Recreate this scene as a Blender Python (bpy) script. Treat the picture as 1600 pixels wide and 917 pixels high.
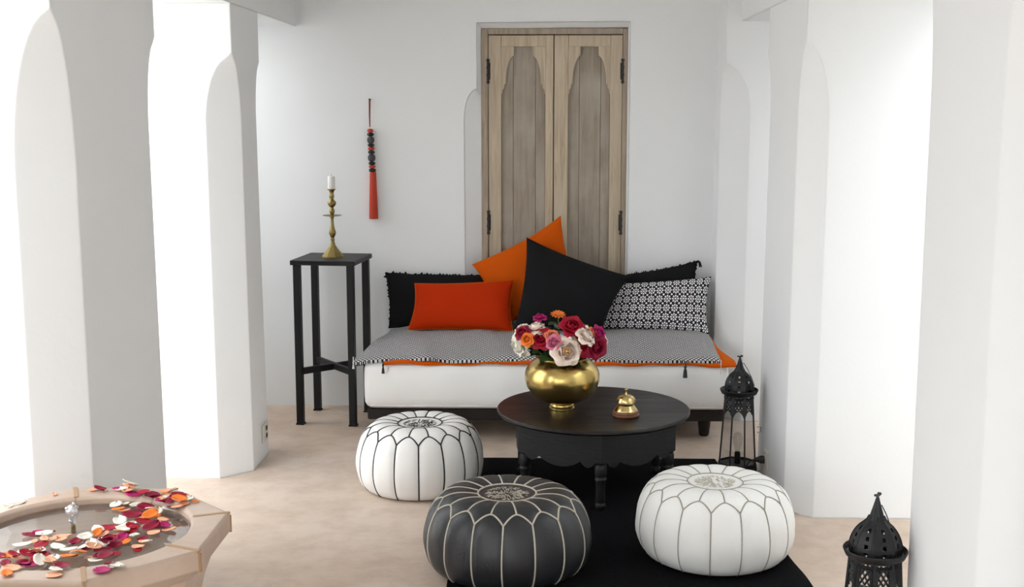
import bpy, bmesh, math, random
from math import sin, cos, pi, radians, sqrt
from mathutils import Vector, Matrix

random.seed(7)
for o in list(bpy.data.objects):
    bpy.data.objects.remove(o, do_unlink=True)
scene = bpy.context.scene
COL = scene.collection

# ------------------------------------------------------------------ camera
cam_d = bpy.data.cameras.new('camera')
cam_d.sensor_width = 36.0
cam_d.lens = 1900.0 / 1600.0 * 36.0
cam_d.clip_start = 0.05
cam_d.clip_end = 200
cam = bpy.data.objects.new('camera', cam_d)
COL.objects.link(cam)
cam.location = (0, 0, 1.62)
cam.rotation_euler = (radians(90 - 8.3), 0, radians(1.5))
scene.camera = cam

# ------------------------------------------------------------------ daylight: bright even white sky
world = bpy.data.worlds.new('white_sky')
scene.world = world
world.use_nodes = True
bg = world.node_tree.nodes['Background']
bg.inputs['Color'].default_value = (0.925, 0.968, 1.0, 1)
bg.inputs['Strength'].default_value = 4.3

vs = scene.view_settings
vs.view_transform = 'Standard'
vs.look = 'None'
vs.exposure = 0.0
vs.gamma = 1.0
vs.use_curve_mapping = False


# ------------------------------------------------------------------ helpers
class MB:
    """collects shapes into one mesh"""
    def __init__(self):
        self.v, self.f, self.uv = [], [], None

    def add(self, verts, faces):
        b = len(self.v)
        self.v += [tuple(p) for p in verts]
        self.f += [tuple(i + b for i in f) for f in faces]
        return self

    def box(self, c, s, rot=None):
        x, y, z = s[0] / 2, s[1] / 2, s[2] / 2
        vs_ = [Vector((sx * x, sy * y, sz * z)) for sz in (-1, 1) for sy in (-1, 1) for sx in (-1, 1)]
        if rot is not None:
            vs_ = [rot @ p for p in vs_]
        vs_ = [p + Vector(c) for p in vs_]
        return self.add(vs_, [(0, 2, 3, 1), (4, 5, 7, 6), (0, 1, 5, 4), (2, 6, 7, 3), (0, 4, 6, 2), (1, 3, 7, 5)])

    def bevbox(self, c, s, b=0.004, rot=None):
        """box with chamfered edges"""
        bm = bmesh.new()
        bmesh.ops.create_cube(bm, size=1)
        for v in bm.verts:
            v.co = Vector((v.co.x * s[0], v.co.y * s[1], v.co.z * s[2]))
        bmesh.ops.bevel(bm, geom=bm.edges[:], offset=b, segments=1, affect='EDGES')
        bm.verts.index_update()
        vs_ = [(rot @ v.co if rot is not None else v.co.copy()) + Vector(c) for v in bm.verts]
        self.add(vs_, [[v.index for v in f.verts] for f in bm.faces])
        bm.free()
        return self

    def lathe(self, prof, n=24, c=(0, 0, 0), rfun=None, cap=True, phase=0.0):
        vs_, fs = [], []
        for k, (r, z) in enumerate(prof):
            for i in range(n):
                a = 2 * pi * i / n + phase
                rr = r * (rfun(a, k) if rfun else 1)
                vs_.append((c[0] + rr * cos(a), c[1] + rr * sin(a), c[2] + z))
        for k in range(len(prof) - 1):
            for i in range(n):
                j = (i + 1) % n
                fs.append((k * n + i, k * n + j, (k + 1) * n + j, (k + 1) * n + i))
        if cap:
            fs.append(tuple(reversed(range(n))))
            fs.append(tuple((len(prof) - 1) * n + i for i in range(n)))
        return self.add(vs_, fs)

    def tube(self, path, r, n=6, cap=True):
        path = [Vector(p) for p in path]
        m = len(path)
        rs = r if isinstance(r, (list, tuple)) else [r] * m
        vs_, fs = [], []
        prev = None
        for k, p in enumerate(path):
            t = (path[min(k + 1, m - 1)] - path[max(k - 1, 0)])
            if t.length < 1e-9:
                t = Vector((0, 0, 1))
            t.normalize()
            if prev is None:
                a = Vector((0, 0, 1)) if abs(t.z) < .9 else Vector((1, 0, 0))
                u = t.cross(a).normalized()
            else:
                u = (prev - t * prev.dot(t))
                u = u.normalized() if u.length > 1e-6 else t.orthogonal().normalized()
            prev = u
            w = t.cross(u)
            for i in range(n):
                a = 2 * pi * i / n
                vs_.append(p + (u * cos(a) + w * sin(a)) * rs[k])
        for k in range(m - 1):
            for i in range(n):
                j = (i + 1) % n
                fs.append((k * n + i, k * n + j, (k + 1) * n + j, (k + 1) * n + i))
        if cap:
            fs.append(tuple(reversed(range(n))))
            fs.append(tuple((m - 1) * n + i for i in range(n)))
        return self.add(vs_, fs)

    def prism(self, poly, y0, y1, plane='xz'):
        """extrude a polygon given in (a, b) along the third axis from y0 to y1"""
        n = len(poly)
        def P(a, b, c):
            return (a, c, b) if plane == 'xz' else ((a, b, c) if plane == 'xy' else (c, a, b))
        vs_ = [P(a, b, y0) for a, b in poly] + [P(a, b, y1) for a, b in poly]
        fs = [tuple(range(n)), tuple(reversed(range(n, 2 * n)))]
        for i in range(n):
            j = (i + 1) % n
            fs.append((j, i, n + i, n + j))
        return self.add(vs_, fs)

    def grid(self, fn, nu, nv, wrap_u=False):
        """fn(i/nu, j/nv) -> point"""
        b = []
        for j in range(nv + 1):
            for i in range(nu + (0 if wrap_u else 1)):
                b.append(fn(i / nu, j / nv))
        w = nu if wrap_u else nu + 1
        fs = []
        for j in range(nv):
            for i in range(nu):
                i2 = (i + 1) % w
                fs.append((j * w + i, j * w + i2, (j + 1) * w + i2, (j + 1) * w + i))
        return self.add(b, fs)

    def mesh(self, name, mat, smooth=False):
        me = bpy.data.meshes.new(name)
        me.from_pydata(self.v, [], self.f)
        bm = bmesh.new()
        bm.from_mesh(me)
        bmesh.ops.recalc_face_normals(bm, faces=bm.faces[:])
        bm.to_mesh(me)
        bm.free()
        if smooth:
            for p in me.polygons:
                p.use_smooth = True
            if smooth is not True:
                try:
                    me.set_sharp_from_angle(angle=radians(smooth))
                except Exception:
                    pass
        if mat:
            me.materials.append(mat)
        return me

    def build(self, name, mat, parent=None, smooth=False, loc=None):
        o = bpy.data.objects.new(name, self.mesh(name, mat, smooth))
        COL.objects.link(o)
        if parent:
            o.parent = parent
        if loc:
            o.location = loc
        return o


def tag(o, label=None, cat=None, group=None, kind=None):
    if label: o['label'] = label
    if cat: o['category'] = cat
    if group: o['group'] = group
    if kind: o['kind'] = kind
    return o


def thing(name, label, cat, loc=(0, 0, 0), rz=0.0, group=None):
    o = bpy.data.objects.new(name, None)
    COL.objects.link(o)
    o.empty_display_size = 0.05
    o.location = loc
    o.rotation_euler = (0, 0, rz)
    return tag(o, label, cat, group)


def inst(name, me, parent=None, mtx=None):
    o = bpy.data.objects.new(name, me)
    COL.objects.link(o)
    if parent: o.parent = parent
    if mtx is not None: o.matrix_basis = mtx
    return o


# ------------------------------------------------------------------ materials
def new_mat(name):
    m = bpy.data.materials.new(name)
    m.use_nodes = True
    nt = m.node_tree
    return m, nt, nt.nodes, nt.links, nt.nodes['Principled BSDF']


def mat(name, col, rough=0.6, metal=0.0, var=None, bump=None, stretch=(1, 1, 1), sheen=None,
        bevel=0.0, coat=0.0, spec=None, rvar=None, detail=4.0):
    """col base; var=(scale, colour2, contrast) noise mix; bump=(scale, strength)"""
    m, nt, N, L, B = new_mat(name)
    B.inputs['Base Color'].default_value = (*col, 1)
    B.inputs['Roughness'].default_value = rough
    B.inputs['Metallic'].default_value = metal
    if coat:
        B.inputs['Coat Weight'].default_value = coat
        B.inputs['Coat Roughness'].default_value = 0.15
    if spec is not None:
        B.inputs['Specular IOR Level'].default_value = spec
    if sheen:
        B.inputs['Sheen Weight'].default_value = sheen[0]
        B.inputs['Sheen Tint'].default_value = (*sheen[1], 1)
        B.inputs['Sheen Roughness'].default_value = 0.4
    tc = N.new('ShaderNodeTexCoord')
    mp = N.new('ShaderNodeMapping')
    mp.inputs['Scale'].default_value = stretch
    L.new(tc.outputs['Object'], mp.inputs['Vector'])
    if var:
        n = N.new('ShaderNodeTexNoise')
        n.inputs['Scale'].default_value = var[0]
        n.inputs['Detail'].default_value = detail
        n.inputs['Roughness'].default_value = 0.6
        L.new(mp.outputs[0], n.inputs['Vector'])
        r = N.new('ShaderNodeMapRange')
        c = var[2]
        r.inputs['From Min'].default_value = 0.5 - 0.5 / c
        r.inputs['From Max'].default_value = 0.5 + 0.5 / c
        L.new(n.outputs['Fac'], r.inputs['Value'])
        mx = N.new('ShaderNodeMix')
        mx.data_type = 'RGBA'
        mx.inputs['A'].default_value = (*col, 1)
        mx.inputs['B'].default_value = (*var[1], 1)
        L.new(r.outputs[0], mx.inputs['Factor'])
        L.new(mx.outputs['Result'], B.inputs['Base Color'])
        if rvar:
            rr = N.new('ShaderNodeMapRange')
            rr.inputs['To Min'].default_value = rvar[0]
            rr.inputs['To Max'].default_value = rvar[1]
            L.new(r.outputs[0], rr.inputs['Value'])
            L.new(rr.outputs[0], B.inputs['Roughness'])
    last = None
    if bevel:
        bv = N.new('ShaderNodeBevel')
        bv.samples = 3
        bv.inputs['Radius'].default_value = bevel
        last = bv.outputs[0]
    if bump:
        for sc, st in (bump if isinstance(bump[0], tuple) else (bump,)):
            n2 = N.new('ShaderNodeTexNoise')
            n2.inputs['Scale'].default_value = sc
            n2.inputs['Detail'].default_value = 3
            L.new(mp.outputs[0], n2.inputs['Vector'])
            b = N.new('ShaderNodeBump')
            b.inputs['Strength'].default_value = st
            b.inputs['Distance'].default_value = 0.01
            L.new(n2.outputs['Fac'], b.inputs['Height'])
            if last is not None:
                L.new(last, b.inputs['Normal'])
            last = b.outputs[0]
    if last is not None:
        L.new(last, B.inputs['Normal'])
    return m


PLASTER = mat('white_lime_plaster', (0.868, 0.870, 0.866), 0.85, var=(1.7, (0.838, 0.840, 0.836), 1.6),
              bump=((9, 0.10), (60, 0.05)), bevel=0.012, spec=0.25)
PLASTER_OUT = mat('white_outdoor_render', (0.85, 0.85, 0.84), 0.9, bump=(20, 0.1))  # plain even white for the outdoor walls
PAVING = mat('pale_stone_paving', (0.78, 0.75, 0.71), 0.8, var=(2, (0.7, 0.66, 0.6), 1.5))
IRON = mat('black_painted_iron', (0.008, 0.008, 0.009), 0.5, bump=(60, 0.1), spec=0.3)
LANTERN = mat('blackened_tin', (0.02, 0.02, 0.022), 0.45, metal=0.4, bump=(80, 0.15))
BRASS = mat('aged_brass', (0.68, 0.50, 0.18), 0.24, 1.0, var=(14, (0.48, 0.34, 0.11), 1.8), bump=(9, 0.12))
BRASS_OLD = mat('dull_cast_brass', (0.36, 0.27, 0.10), 0.42, 1.0, var=(40, (0.2, 0.15, 0.06), 1.6), bump=(70, 0.15))
BRASS_BELL = mat('polished_bell_brass', (0.66, 0.5, 0.22), 0.22, 1.0)
WAX = mat('white_candle_wax', (0.78, 0.75, 0.72), 0.5)
TABLEWOOD = mat('black_stained_wood', (0.007, 0.0065, 0.0065), 0.30, var=(2.6, (0.013, 0.008, 0.0075), 2.4),
                stretch=(1, 6, 6), bump=(9, 0.08), spec=0.4, rvar=(0.26, 0.42))
TABLEPAINT = mat('black_painted_wood', (0.007, 0.007, 0.0085), 0.5, var=(5, (0.012, 0.012, 0.013), 2), stretch=(1, 1, 5), bump=(25, 0.15), spec=0.3)
BELLWOOD = mat('reddish_turned_wood', (0.20, 0.075, 0.035), 0.35, var=(6, (0.13, 0.045, 0.02), 2), stretch=(1, 1, 8))
RUG = mat('black_wool_pile', (0.006, 0.006, 0.007), 0.95, bump=((160, 0.9), (25, 0.3)), spec=0.05)
LEATHER_W = mat('white_leather', (0.84, 0.825, 0.80), 0.42, var=(7, (0.79, 0.77, 0.74), 1.8), bump=((7, 0.25), (120, 0.06)), spec=0.4)
LEATHER_C = mat('ivory_leather', (0.86, 0.85, 0.82), 0.42, var=(7, (0.81, 0.80, 0.76), 1.8), bump=((7, 0.28), (120, 0.06)), spec=0.4)
LEATHER_B = mat('black_leather', (0.015, 0.016, 0.0185), 0.40, var=(9, (0.023, 0.023, 0.026), 1.6), bump=((8, 0.4), (130, 0.1)), spec=0.5)
SEAM_K = mat('black_stitching', (0.02, 0.018, 0.02), 0.8)
SEAM_T = mat('taupe_stitching', (0.36, 0.33, 0.28), 0.8)
SEAM_C = mat('cream_stitching', (0.52, 0.47, 0.39), 0.8)
VELVET = mat('orange_velvet', (0.46, 0.026, 0.001), 0.85, sheen=(0.22, (1.0, 0.40, 0.03)), bump=(220, 0.15), spec=0.1)
VELVET2 = mat('amber_orange_velvet', (0.56, 0.085, 0.002), 0.85, sheen=(0.2, (1.0, 0.45, 0.05)), bump=(220, 0.15), spec=0.1)
BLACKCLOTH = mat('black_linen', (0.0085, 0.0085, 0.0095), 0.9, bump=((260, 0.25), (6, 0.2)), spec=0.15)
CANVAS = mat('white_cotton_canvas', (0.90, 0.89, 0.87), 0.9, var=(3, (0.87, 0.855, 0.83), 1.5), bump=((5, 0.25), (240, 0.1)), spec=0.15)
BEDWOOD = mat('dark_brown_bed_wood', (0.016, 0.011, 0.010), 0.6, bump=(20, 0.1), spec=0.3)
TASSEL = mat('vermilion_silk_thread', (0.52, 0.040, 0.012), 0.6, stretch=(1, 1, 0.05), bump=(300, 0.4))
CORDRED = mat('dark_red_cord', (0.22, 0.035, 0.03), 0.8)
BEAD_K = mat('black_thread_bead', (0.012, 0.012, 0.014), 0.7, bump=(200, 0.4))
BEAD_G = mat('grey_woven_bead', (0.10, 0.09, 0.09), 0.7, var=(260, (0.02, 0.02, 0.02), 3))
WHITETHREAD = mat('white_thread', (0.75, 0.74, 0.72), 0.9)
PLASTIC = mat('cream_plastic', (0.70, 0.67, 0.60), 0.4)
DARK = mat('black_rubber', (0.01, 0.01, 0.011), 0.5)
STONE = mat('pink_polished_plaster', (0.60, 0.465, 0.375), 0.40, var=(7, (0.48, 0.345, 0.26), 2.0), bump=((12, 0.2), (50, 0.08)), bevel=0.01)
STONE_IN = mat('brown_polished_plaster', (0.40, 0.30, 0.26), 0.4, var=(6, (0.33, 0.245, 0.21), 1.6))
JOINT = mat('ochre_joint', (0.42, 0.26, 0.14), 0.5)
LEAF = mat('dark_green_leaf', (0.028, 0.07, 0.018), 0.5, var=(30, (0.05, 0.10, 0.03), 1.5))
STEM = mat('green_stem', (0.05, 0.11, 0.03), 0.6)
HINGE = mat('rusty_black_iron', (0.03, 0.027, 0.025), 0.7, bump=(90, 0.3))

PETALS = {
    'red': mat('crimson_petal', (0.36, 0.003, 0.022), 0.6, spec=0.3),
    'darkred': mat('dark_crimson_petal', (0.26, 0.003, 0.028), 0.6, spec=0.3),
    'magenta': mat('magenta_petal', (0.44, 0.010, 0.13), 0.6, spec=0.3),
    'pink': mat('pink_white_petal', (0.62, 0.02, 0.20), 0.6, var=(45, (0.82, 0.36, 0.42), 3)),
    'blush': mat('blush_petal', (0.92, 0.74, 0.62), 0.6, var=(20, (0.92, 0.79, 0.70), 1.5)),
    'blushcore': mat('apricot_petal', (0.86, 0.52, 0.26), 0.6),
    'white': mat('cream_white_petal', (0.90, 0.86, 0.74), 0.6),
    'orange': mat('orange_petal', (0.86, 0.20, 0.015), 0.6),
    'coral': mat('coral_petal', (0.78, 0.13, 0.05), 0.6, var=(25, (0.80, 0.30, 0.18), 2)),
    'salmon': mat('salmon_petal', (0.86, 0.33, 0.16), 0.6, var=(40, (0.88, 0.5, 0.32), 2)),
}


def glass_mat(name, col=(1, 1, 1), rough=0.02, mixf=0.82):
    m, nt, N, L, B = new_mat(name)
    out = N['Material Output']
    N.remove(B)
    tr = N.new('ShaderNodeBsdfTransparent')
    tr.inputs['Color'].default_value = (*col, 1)
    gl = N.new('ShaderNodeBsdfGlossy')
    gl.inputs['Roughness'].default_value = rough
    mx = N.new('ShaderNodeMixShader')
    mx.inputs[0].default_value = 1 - mixf
    L.new(tr.outputs[0], mx.inputs[1])
    L.new(gl.outputs[0], mx.inputs[2])
    L.new(mx.outputs[0], out.inputs[0])
    return m


GLASS = glass_mat('thin_lantern_glass', (0.9, 0.9, 0.9), 0.05, 0.9)


def water_mat():
    m, nt, N, L, B = new_mat('still_water')
    B.inputs['Base Color'].default_value = (0.9, 0.93, 0.93, 1)
    B.inputs['Roughness'].default_value = 0.02
    B.inputs['IOR'].default_value = 1.33
    B.inputs['Transmission Weight'].default_value = 1.0
    tc = N.new('ShaderNodeTexCoord')
    n = N.new('ShaderNodeTexNoise')
    n.inputs['Scale'].default_value = 16
    b = N.new('ShaderNodeBump')
    b.inputs['Strength'].default_value = 0.15
    b.inputs['Distance'].default_value = 0.01
    L.new(tc.outputs['Object'], n.inputs['Vector'])
    L.new(n.outputs['Fac'], b.inputs['Height'])
    L.new(b.outputs[0], B.inputs['Normal'])
    return m


WATER = water_mat()


def floor_mat():
    m, nt, N, L, B = new_mat('tan_polished_lime_floor')
    tc = N.new('ShaderNodeTexCoord')
    def noise(sc, det, dist=0.0):
        n = N.new('ShaderNodeTexNoise')
        n.inputs['Scale'].default_value = sc
        n.inputs['Detail'].default_value = det
        n.inputs['Roughness'].default_value = 0.62
        n.inputs['Distortion'].default_value = dist
        L.new(tc.outputs['Object'], n.inputs['Vector'])
        return n
    a = noise(1.1, 6, 0.6)
    r = N.new('ShaderNodeValToRGB')
    e = r.color_ramp.elements
    e[0].position, e[0].color = 0.30, (0.54, 0.405, 0.305, 1)
    e[1].position, e[1].color = 0.72, (0.70, 0.59, 0.505, 1)
    L.new(a.outputs['Fac'], r.inputs['Fac'])
    b = noise(9, 5)
    r2 = N.new('ShaderNodeValToRGB')
    e = r2.color_ramp.elements
    e[0].position, e[0].color = 0.30, (0.72, 0.66, 0.6, 1)
    e[1].position, e[1].color = 0.58, (1, 1, 1, 1)
    L.new(b.outputs['Fac'], r2.inputs['Fac'])
    mx = N.new('ShaderNodeMix')
    mx.data_type = 'RGBA'
    mx.blend_type = 'MULTIPLY'
    mx.inputs['Factor'].default_value = 0.55
    L.new(r.outputs[0], mx.inputs['A'])
    L.new(r2.outputs[0], mx.inputs['B'])
    L.new(mx.outputs['Result'], B.inputs['Base Color'])
    B.inputs['Roughness'].default_value = 0.5
    B.inputs['Specular IOR Level'].default_value = 0.4
    bp = N.new('ShaderNodeBump')
    bp.inputs['Strength'].default_value = 0.12
    bp.inputs['Distance'].default_value = 0.01
    L.new(b.outputs['Fac'], bp.inputs['Height'])
    L.new(bp.outputs[0], B.inputs['Normal'])
    return m


FLOOR = floor_mat()


def wood_mat(name, c1, c2, c3, rough=0.75):
    m, nt, N, L, B = new_mat(name)
    tc = N.new('ShaderNodeTexCoord')
    oi = N.new('ShaderNodeObjectInfo')
    ad = N.new('ShaderNodeVectorMath')
    ad.operation = 'ADD'
    L.new(tc.outputs['Object'], ad.inputs[0])
    sc0 = N.new('ShaderNodeVectorMath')
    sc0.operation = 'SCALE'
    sc0.inputs[0].default_value = (3.1, 1.7, 5.3)
    L.new(oi.outputs['Random'], sc0.inputs['Scale'])
    L.new(sc0.outputs[0], ad.inputs[1])
    mp = N.new('ShaderNodeMapping')
    mp.inputs['Scale'].default_value = (26, 26, 1.6)
    L.new(ad.outputs[0], mp.inputs['Vector'])
    n = N.new('ShaderNodeTexNoise')
    n.inputs['Scale'].default_value = 2.2
    n.inputs['Detail'].default_value = 6
    n.inputs['Roughness'].default_value = 0.65
    n.inputs['Distortion'].default_value = 0.4
    L.new(mp.outputs[0], n.inputs['Vector'])
    r = N.new('ShaderNodeValToRGB')
    e = r.color_ramp.elements
    e[0].position, e[0].color = 0.33, (*c2, 1)
    e[1].position, e[1].color = 0.60, (*c1, 1)
    L.new(n.outputs['Fac'], r.inputs['Fac'])
    n2 = N.new('ShaderNodeTexNoise')
    n2.inputs['Scale'].default_value = 3.5
    n2.inputs['Detail'].default_value = 5
    L.new(ad.outputs[0], n2.inputs['Vector'])
    r2 = N.new('ShaderNodeMapRange')
    r2.inputs['From Min'].default_value = 0.45
    r2.inputs['From Max'].default_value = 0.75
    L.new(n2.outputs['Fac'], r2.inputs['Value'])
    mx = N.new('ShaderNodeMix')
    mx.data_type = 'RGBA'
    mx.inputs['B'].default_value = (*c3, 1)
    L.new(r2.outputs[0], mx.inputs['Factor'])
    L.new(r.outputs[0], mx.inputs['A'])
    L.new(mx.outputs['Result'], B.inputs['Base Color'])
    B.inputs['Roughness'].default_value = rough
    B.inputs['Specular IOR Level'].default_value = 0.25
    bp = N.new('ShaderNodeBump')
    bp.inputs['Strength'].default_value = 0.25
    bp.inputs['Distance'].default_value = 0.004
    L.new(n.outputs['Fac'], bp.inputs['Height'])
    L.new(bp.outputs[0], B.inputs['Normal'])
    return m


DOORWOOD = wood_mat('bleached_cedar', (0.60, 0.50, 0.37), (0.42, 0.335, 0.235), (0.54, 0.45, 0.34))
DOORFRAME = wood_mat('weathered_cedar', (0.46, 0.375, 0.29), (0.27, 0.21, 0.155), (0.38, 0.31, 0.255))
DOORPANEL = wood_mat('grey_washed_cedar', (0.39, 0.335, 0.27), (0.30, 0.25, 0.195), (0.47, 0.42, 0.36))


def pattern_mat(name, kind, scale, dark=(0.012, 0.012, 0.02), light=(0.72, 0.71, 0.70)):
    """black and white woven print in the cloth's own UV (metres)"""
    m, nt, N, L, B = new_mat(name)
    uv = N.new('ShaderNodeUVMap')
    uv.uv_map = 'UVMap'
    sp = N.new('ShaderNodeSeparateXYZ')
    L.new(uv.outputs[0], sp.inputs[0])
    def M(op, a, b=None, c=None):
        n = N.new('ShaderNodeMath')
        n.operation = op
        for k, x in enumerate((a, b, c)):
            if x is None: continue
            if isinstance(x, (int, float)): n.inputs[k].default_value = x
            else: L.new(x, n.inputs[k])
        return n.outputs[0]
    u = M('MULTIPLY', sp.outputs['X'], scale)
    v = M('MULTIPLY', sp.outputs['Y'], scale)
    def cell(x):
        return M('SUBTRACT', M('FRACT', x), 0.5)
    if kind == 'lattice':
        p = M('ABSOLUTE', cell(M('ADD', u, v)))
        q = M('ABSOLUTE', cell(M('SUBTRACT', u, v)))
        line = M('GREATER_THAN', M('MAXIMUM', p, q), 0.35)
        dot = M('LESS_THAN', M('MAXIMUM', p, q), 0.09)
        fac = M('SUBTRACT', 1.0, M('MAXIMUM', line, M('MULTIPLY', dot, 0.6)))
    else:
        def flower(uu, vv):
            x, y = cell(uu), cell(vv)
            r = M('SQRT', M('ADD', M('MULTIPLY', x, x), M('MULTIPLY', y, y)))
            a = M('ARCTAN2', y, x)
            pet = M('GREATER_THAN', M('COSINE', M('MULTIPLY', a, 8.0)), -0.35)
            band = M('MULTIPLY', M('GREATER_THAN', r, 0.20), M('LESS_THAN', r, 0.44))
            dot = M('LESS_THAN', r, 0.11)
            return M('MAXIMUM', M('MULTIPLY', pet, band), dot)
        a = flower(u, v)
        x2, y2 = cell(M('ADD', u, 0.5)), cell(M('ADD', v, 0.5))
        r2 = M('SQRT', M('ADD', M('MULTIPLY', x2, x2), M('MULTIPLY', y2, y2)))
        fac = M('MAXIMUM', a, M('LESS_THAN', r2, 0.12))
    mx = N.new('ShaderNodeMix')
    mx.data_type = 'RGBA'
    mx.inputs['A'].default_value = (*dark, 1)
    mx.inputs['B'].default_value = (*light, 1)
    L.new(fac, mx.inputs['Factor'])
    L.new(mx.outputs['Result'], B.inputs['Base Color'])
    B.inputs['Roughness'].default_value = 0.9
    B.inputs['Specular IOR Level'].default_value = 0.15
    return m


THROWPRINT = pattern_mat('black_white_diamond_cloth', 'lattice', 46.0, light=(0.66, 0.65, 0.64))
CUSHPRINT = pattern_mat('black_white_flower_cloth', 'flower', 23.5, light=(0.80, 0.79, 0.78))


def uv_from(me, fn):
    """UV in metres from the rest position of each vertex index"""
    lay = me.uv_layers.new(name='UVMap')
    for lp in me.loops:
        lay.data[lp.index].uv = fn[lp.vertex_index]


# ================================================================== SETTING
XL, XR, YB = -1.345, 1.01, 6.69          # inner faces of the arcades, back wall
SOFFIT, CEIL = 2.10, 2.85

tag(MB().box((0.0, 2.6, -0.05), (3.46, 8.3, 0.1)).build('floor', FLOOR), kind='structure')
tag(MB().box((-6.73, 2.6, -0.055), (10.0, 24, 0.1)).box((6.73, 2.6, -0.055), (10.0, 24, 0.1))
    .box((0, -5.5, -0.055), (3.46, 7.9, 0.1)).build('floor_courtyard', PAVING), kind='structure')
tag(MB().box((0.0, 2.8, CEIL + 0.08), (3.6, 8.4, 0.16)).build('ceiling', PLASTER), kind='structure')


def tongue(c, z0, z1, z):
    if z <= z0: return c
    if z >= z1: return 0.0006
    t = (z - z0) / (z1 - z0)
    return max(0.0006, c * sqrt(max(0, 1 - t * t)))


def pier(x0, x1, y0, y1, ch, parent, ztop=SOFFIT, batter=0.012):
    """square plaster pier; ch maps a corner (sx, sy) to (chamfer, stop start, stop end)"""
    zs = sorted(set([0, 0.3, 0.8, 1.2] + [1.45 + 0.02 * k for k in range(int((ztop - 1.45) / 0.02) + 1)] + [ztop]))
    b = MB()
    vs_ = []
    for z in zs:
        bt = batter * (1 - z / ztop)
        X0, X1, Y0, Y1 = x0 - bt, x1 + bt, y0 - bt, y1 + bt
        def c(sx, sy):
            k = ch.get((sx, sy))
            return tongue(k[0], k[1], k[2], z) if k else 0.0006
        a = c(-1, -1); vs_ += [(X0, Y0 + a, z), (X0 + a, Y0, z)]
        a = c(1, -1); vs_ += [(X1 - a, Y0, z), (X1, Y0 + a, z)]
        a = c(1, 1); vs_ += [(X1, Y1 - a, z), (X1 - a, Y1, z)]
        a = c(-1, 1); vs_ += [(X0 + a, Y1, z), (X0, Y1 - a, z)]
    fs = []
    for k in range(len(zs) - 1):
        for i in range(8):
            j = (i + 1) % 8
            fs.append((k * 8 + i, k * 8 + j, (k + 1) * 8 + j, (k + 1) * 8 + i))
    fs.append(tuple(reversed(range(8))))
    fs.append(tuple((len(zs) - 1) * 8 + i for i in range(8)))
    b.add(vs_, fs)
    return b.build('pier', PLASTER, parent)


Z0, Z1 = 1.58, 1.875
# left arcade: beam over two chamfered piers
wl = MB().box(((XL - 1.70) / 2, 2.8, (SOFFIT + CEIL) / 2), (XL + 1.70, 8.2, CEIL - SOFFIT)).build('wall_left', PLASTER)
tag(wl, kind='structure')
C1 = (0.125, Z0, Z1)
pier(-1.66, XL, 3.35, 4.24, {(1, -1): (0.125, 1.45, 1.90), (1, 1): (0.11, Z0, Z1), (-1, -1): C1, (-1, 1): C1}, wl)
pier(-1.70, XL, 1.50, 2.40, {(1, -1): C1, (1, 1): C1, (-1, -1): C1, (-1, 1): C1}, wl)  # unseen pier, placed to narrow the light from this bay
pier(-1.66, XL, 5.29, 5.79, {(1, -1): (0.125, Z0, Z1), (1, 1): (0.10, 1.6, 1.86), (-1, 1): C1}, wl)
# a white courtyard wall runs off to the left behind the second pier
tag(MB().box((-3.55, 5.41, 1.3), (3.9, 0.22, 2.6)).build('wall_courtyard_left', PLASTER_OUT), kind='structure')

tag(MB().box((-2.75, 6.10, 0.55), (0.2, 1.16, 1.1)).build('added_wall_end', PLASTER_OUT), kind='structure')  # added out of view to block part of the far bay's light

# right arcade
wr = MB().box(((XR + 1.6) / 2, 2.8, (SOFFIT + CEIL) / 2), (1.6 - XR, 8.2, CEIL - SOFFIT)).build('wall_right', PLASTER)
tag(wr, kind='structure')
pier(XR, 1.62, 4.81, 5.60, {(-1, -1): (0.10, Z0, 1.90), (-1, 1): (0.10, Z0, Z1), (1, -1): C1, (1, 1): C1}, wr)
pier(1.04, 1.62, 2.72, 3.44, {(-1, -1): (0.10, Z0, 2.0), (-1, 1): (0.10, 1.66, 2.05), (1, 1): C1}, wr, batter=0.0)
pier(1.06, 1.62, -1.3, 2.55, {}, wr)  # unseen, made solid to shut out light from the near right
pier(0.935, 1.62, 6.39, YB + 0.1, {(-1, -1): (0.135, 1.62, 1.88)}, wr, ztop=CEIL)
tag(MB().box((3.0, 4.6, 1.5), (0.2, 8.5, 3.0)).build('added_wall_right', PLASTER_OUT), kind='structure')  # unseen wall, added to cut down light from the right

tag(MB().box((-1.2, -1.4, CEIL / 2), (1.0, 0.2, CEIL)).box((0.95, -1.4, CEIL / 2), (1.5, 0.2, CEIL)).box((-0.25, -1.4, CEIL - 0.375), (0.9, 0.2, 0.75)).build('wall_front', PLASTER), kind='structure')  # unseen wall behind the camera, opening shaped to set the front light

# back wall with the door niche
hole_f = [(-0.432, 0.0)]
hole_b = [(-0.345, 0.0)]
for k in range(9):
    z = 1.60 * k / 8
    if k: hole_f.append((-0.432 - 0.004 * k / 8, z)); hole_b.append((-0.345, z))
for k in range(1, 9):
    a = pi / 2 * k / 8
    hole_f.append((-0.436 + 0.07 * (1 - cos(a)), 1.60 + 0.165 * sin(a)))
    hole_b.append((-0.345, 1.60 + 0.14 * k / 8))
hole_f += [(-0.366, 1.95), (-0.366, 2.118), (0.461, 2.122), (0.461, 0.0)]
hole_b += [(-0.345, 1.95), (-0.345, 2.092), (0.453, 2.096), (0.453, 0.0)]
b = MB()
nf = len(hole_f)
W0, W1, HT = -3.6, 3.0, CEIL
b.add([(W0, YB, 0)] + [(x, YB, z) for x, z in hole_f[:-3]] + [(-0.366, YB, 2.118), (-0.366, YB, HT), (W0, YB, HT)],
      [tuple(range(nf - 3 + 4))])
b.add([(-0.366, YB, 2.118), (0.461, YB, 2.122), (0.461, YB, HT), (-0.366, YB, HT)], [(0, 1, 2, 3)])
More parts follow.
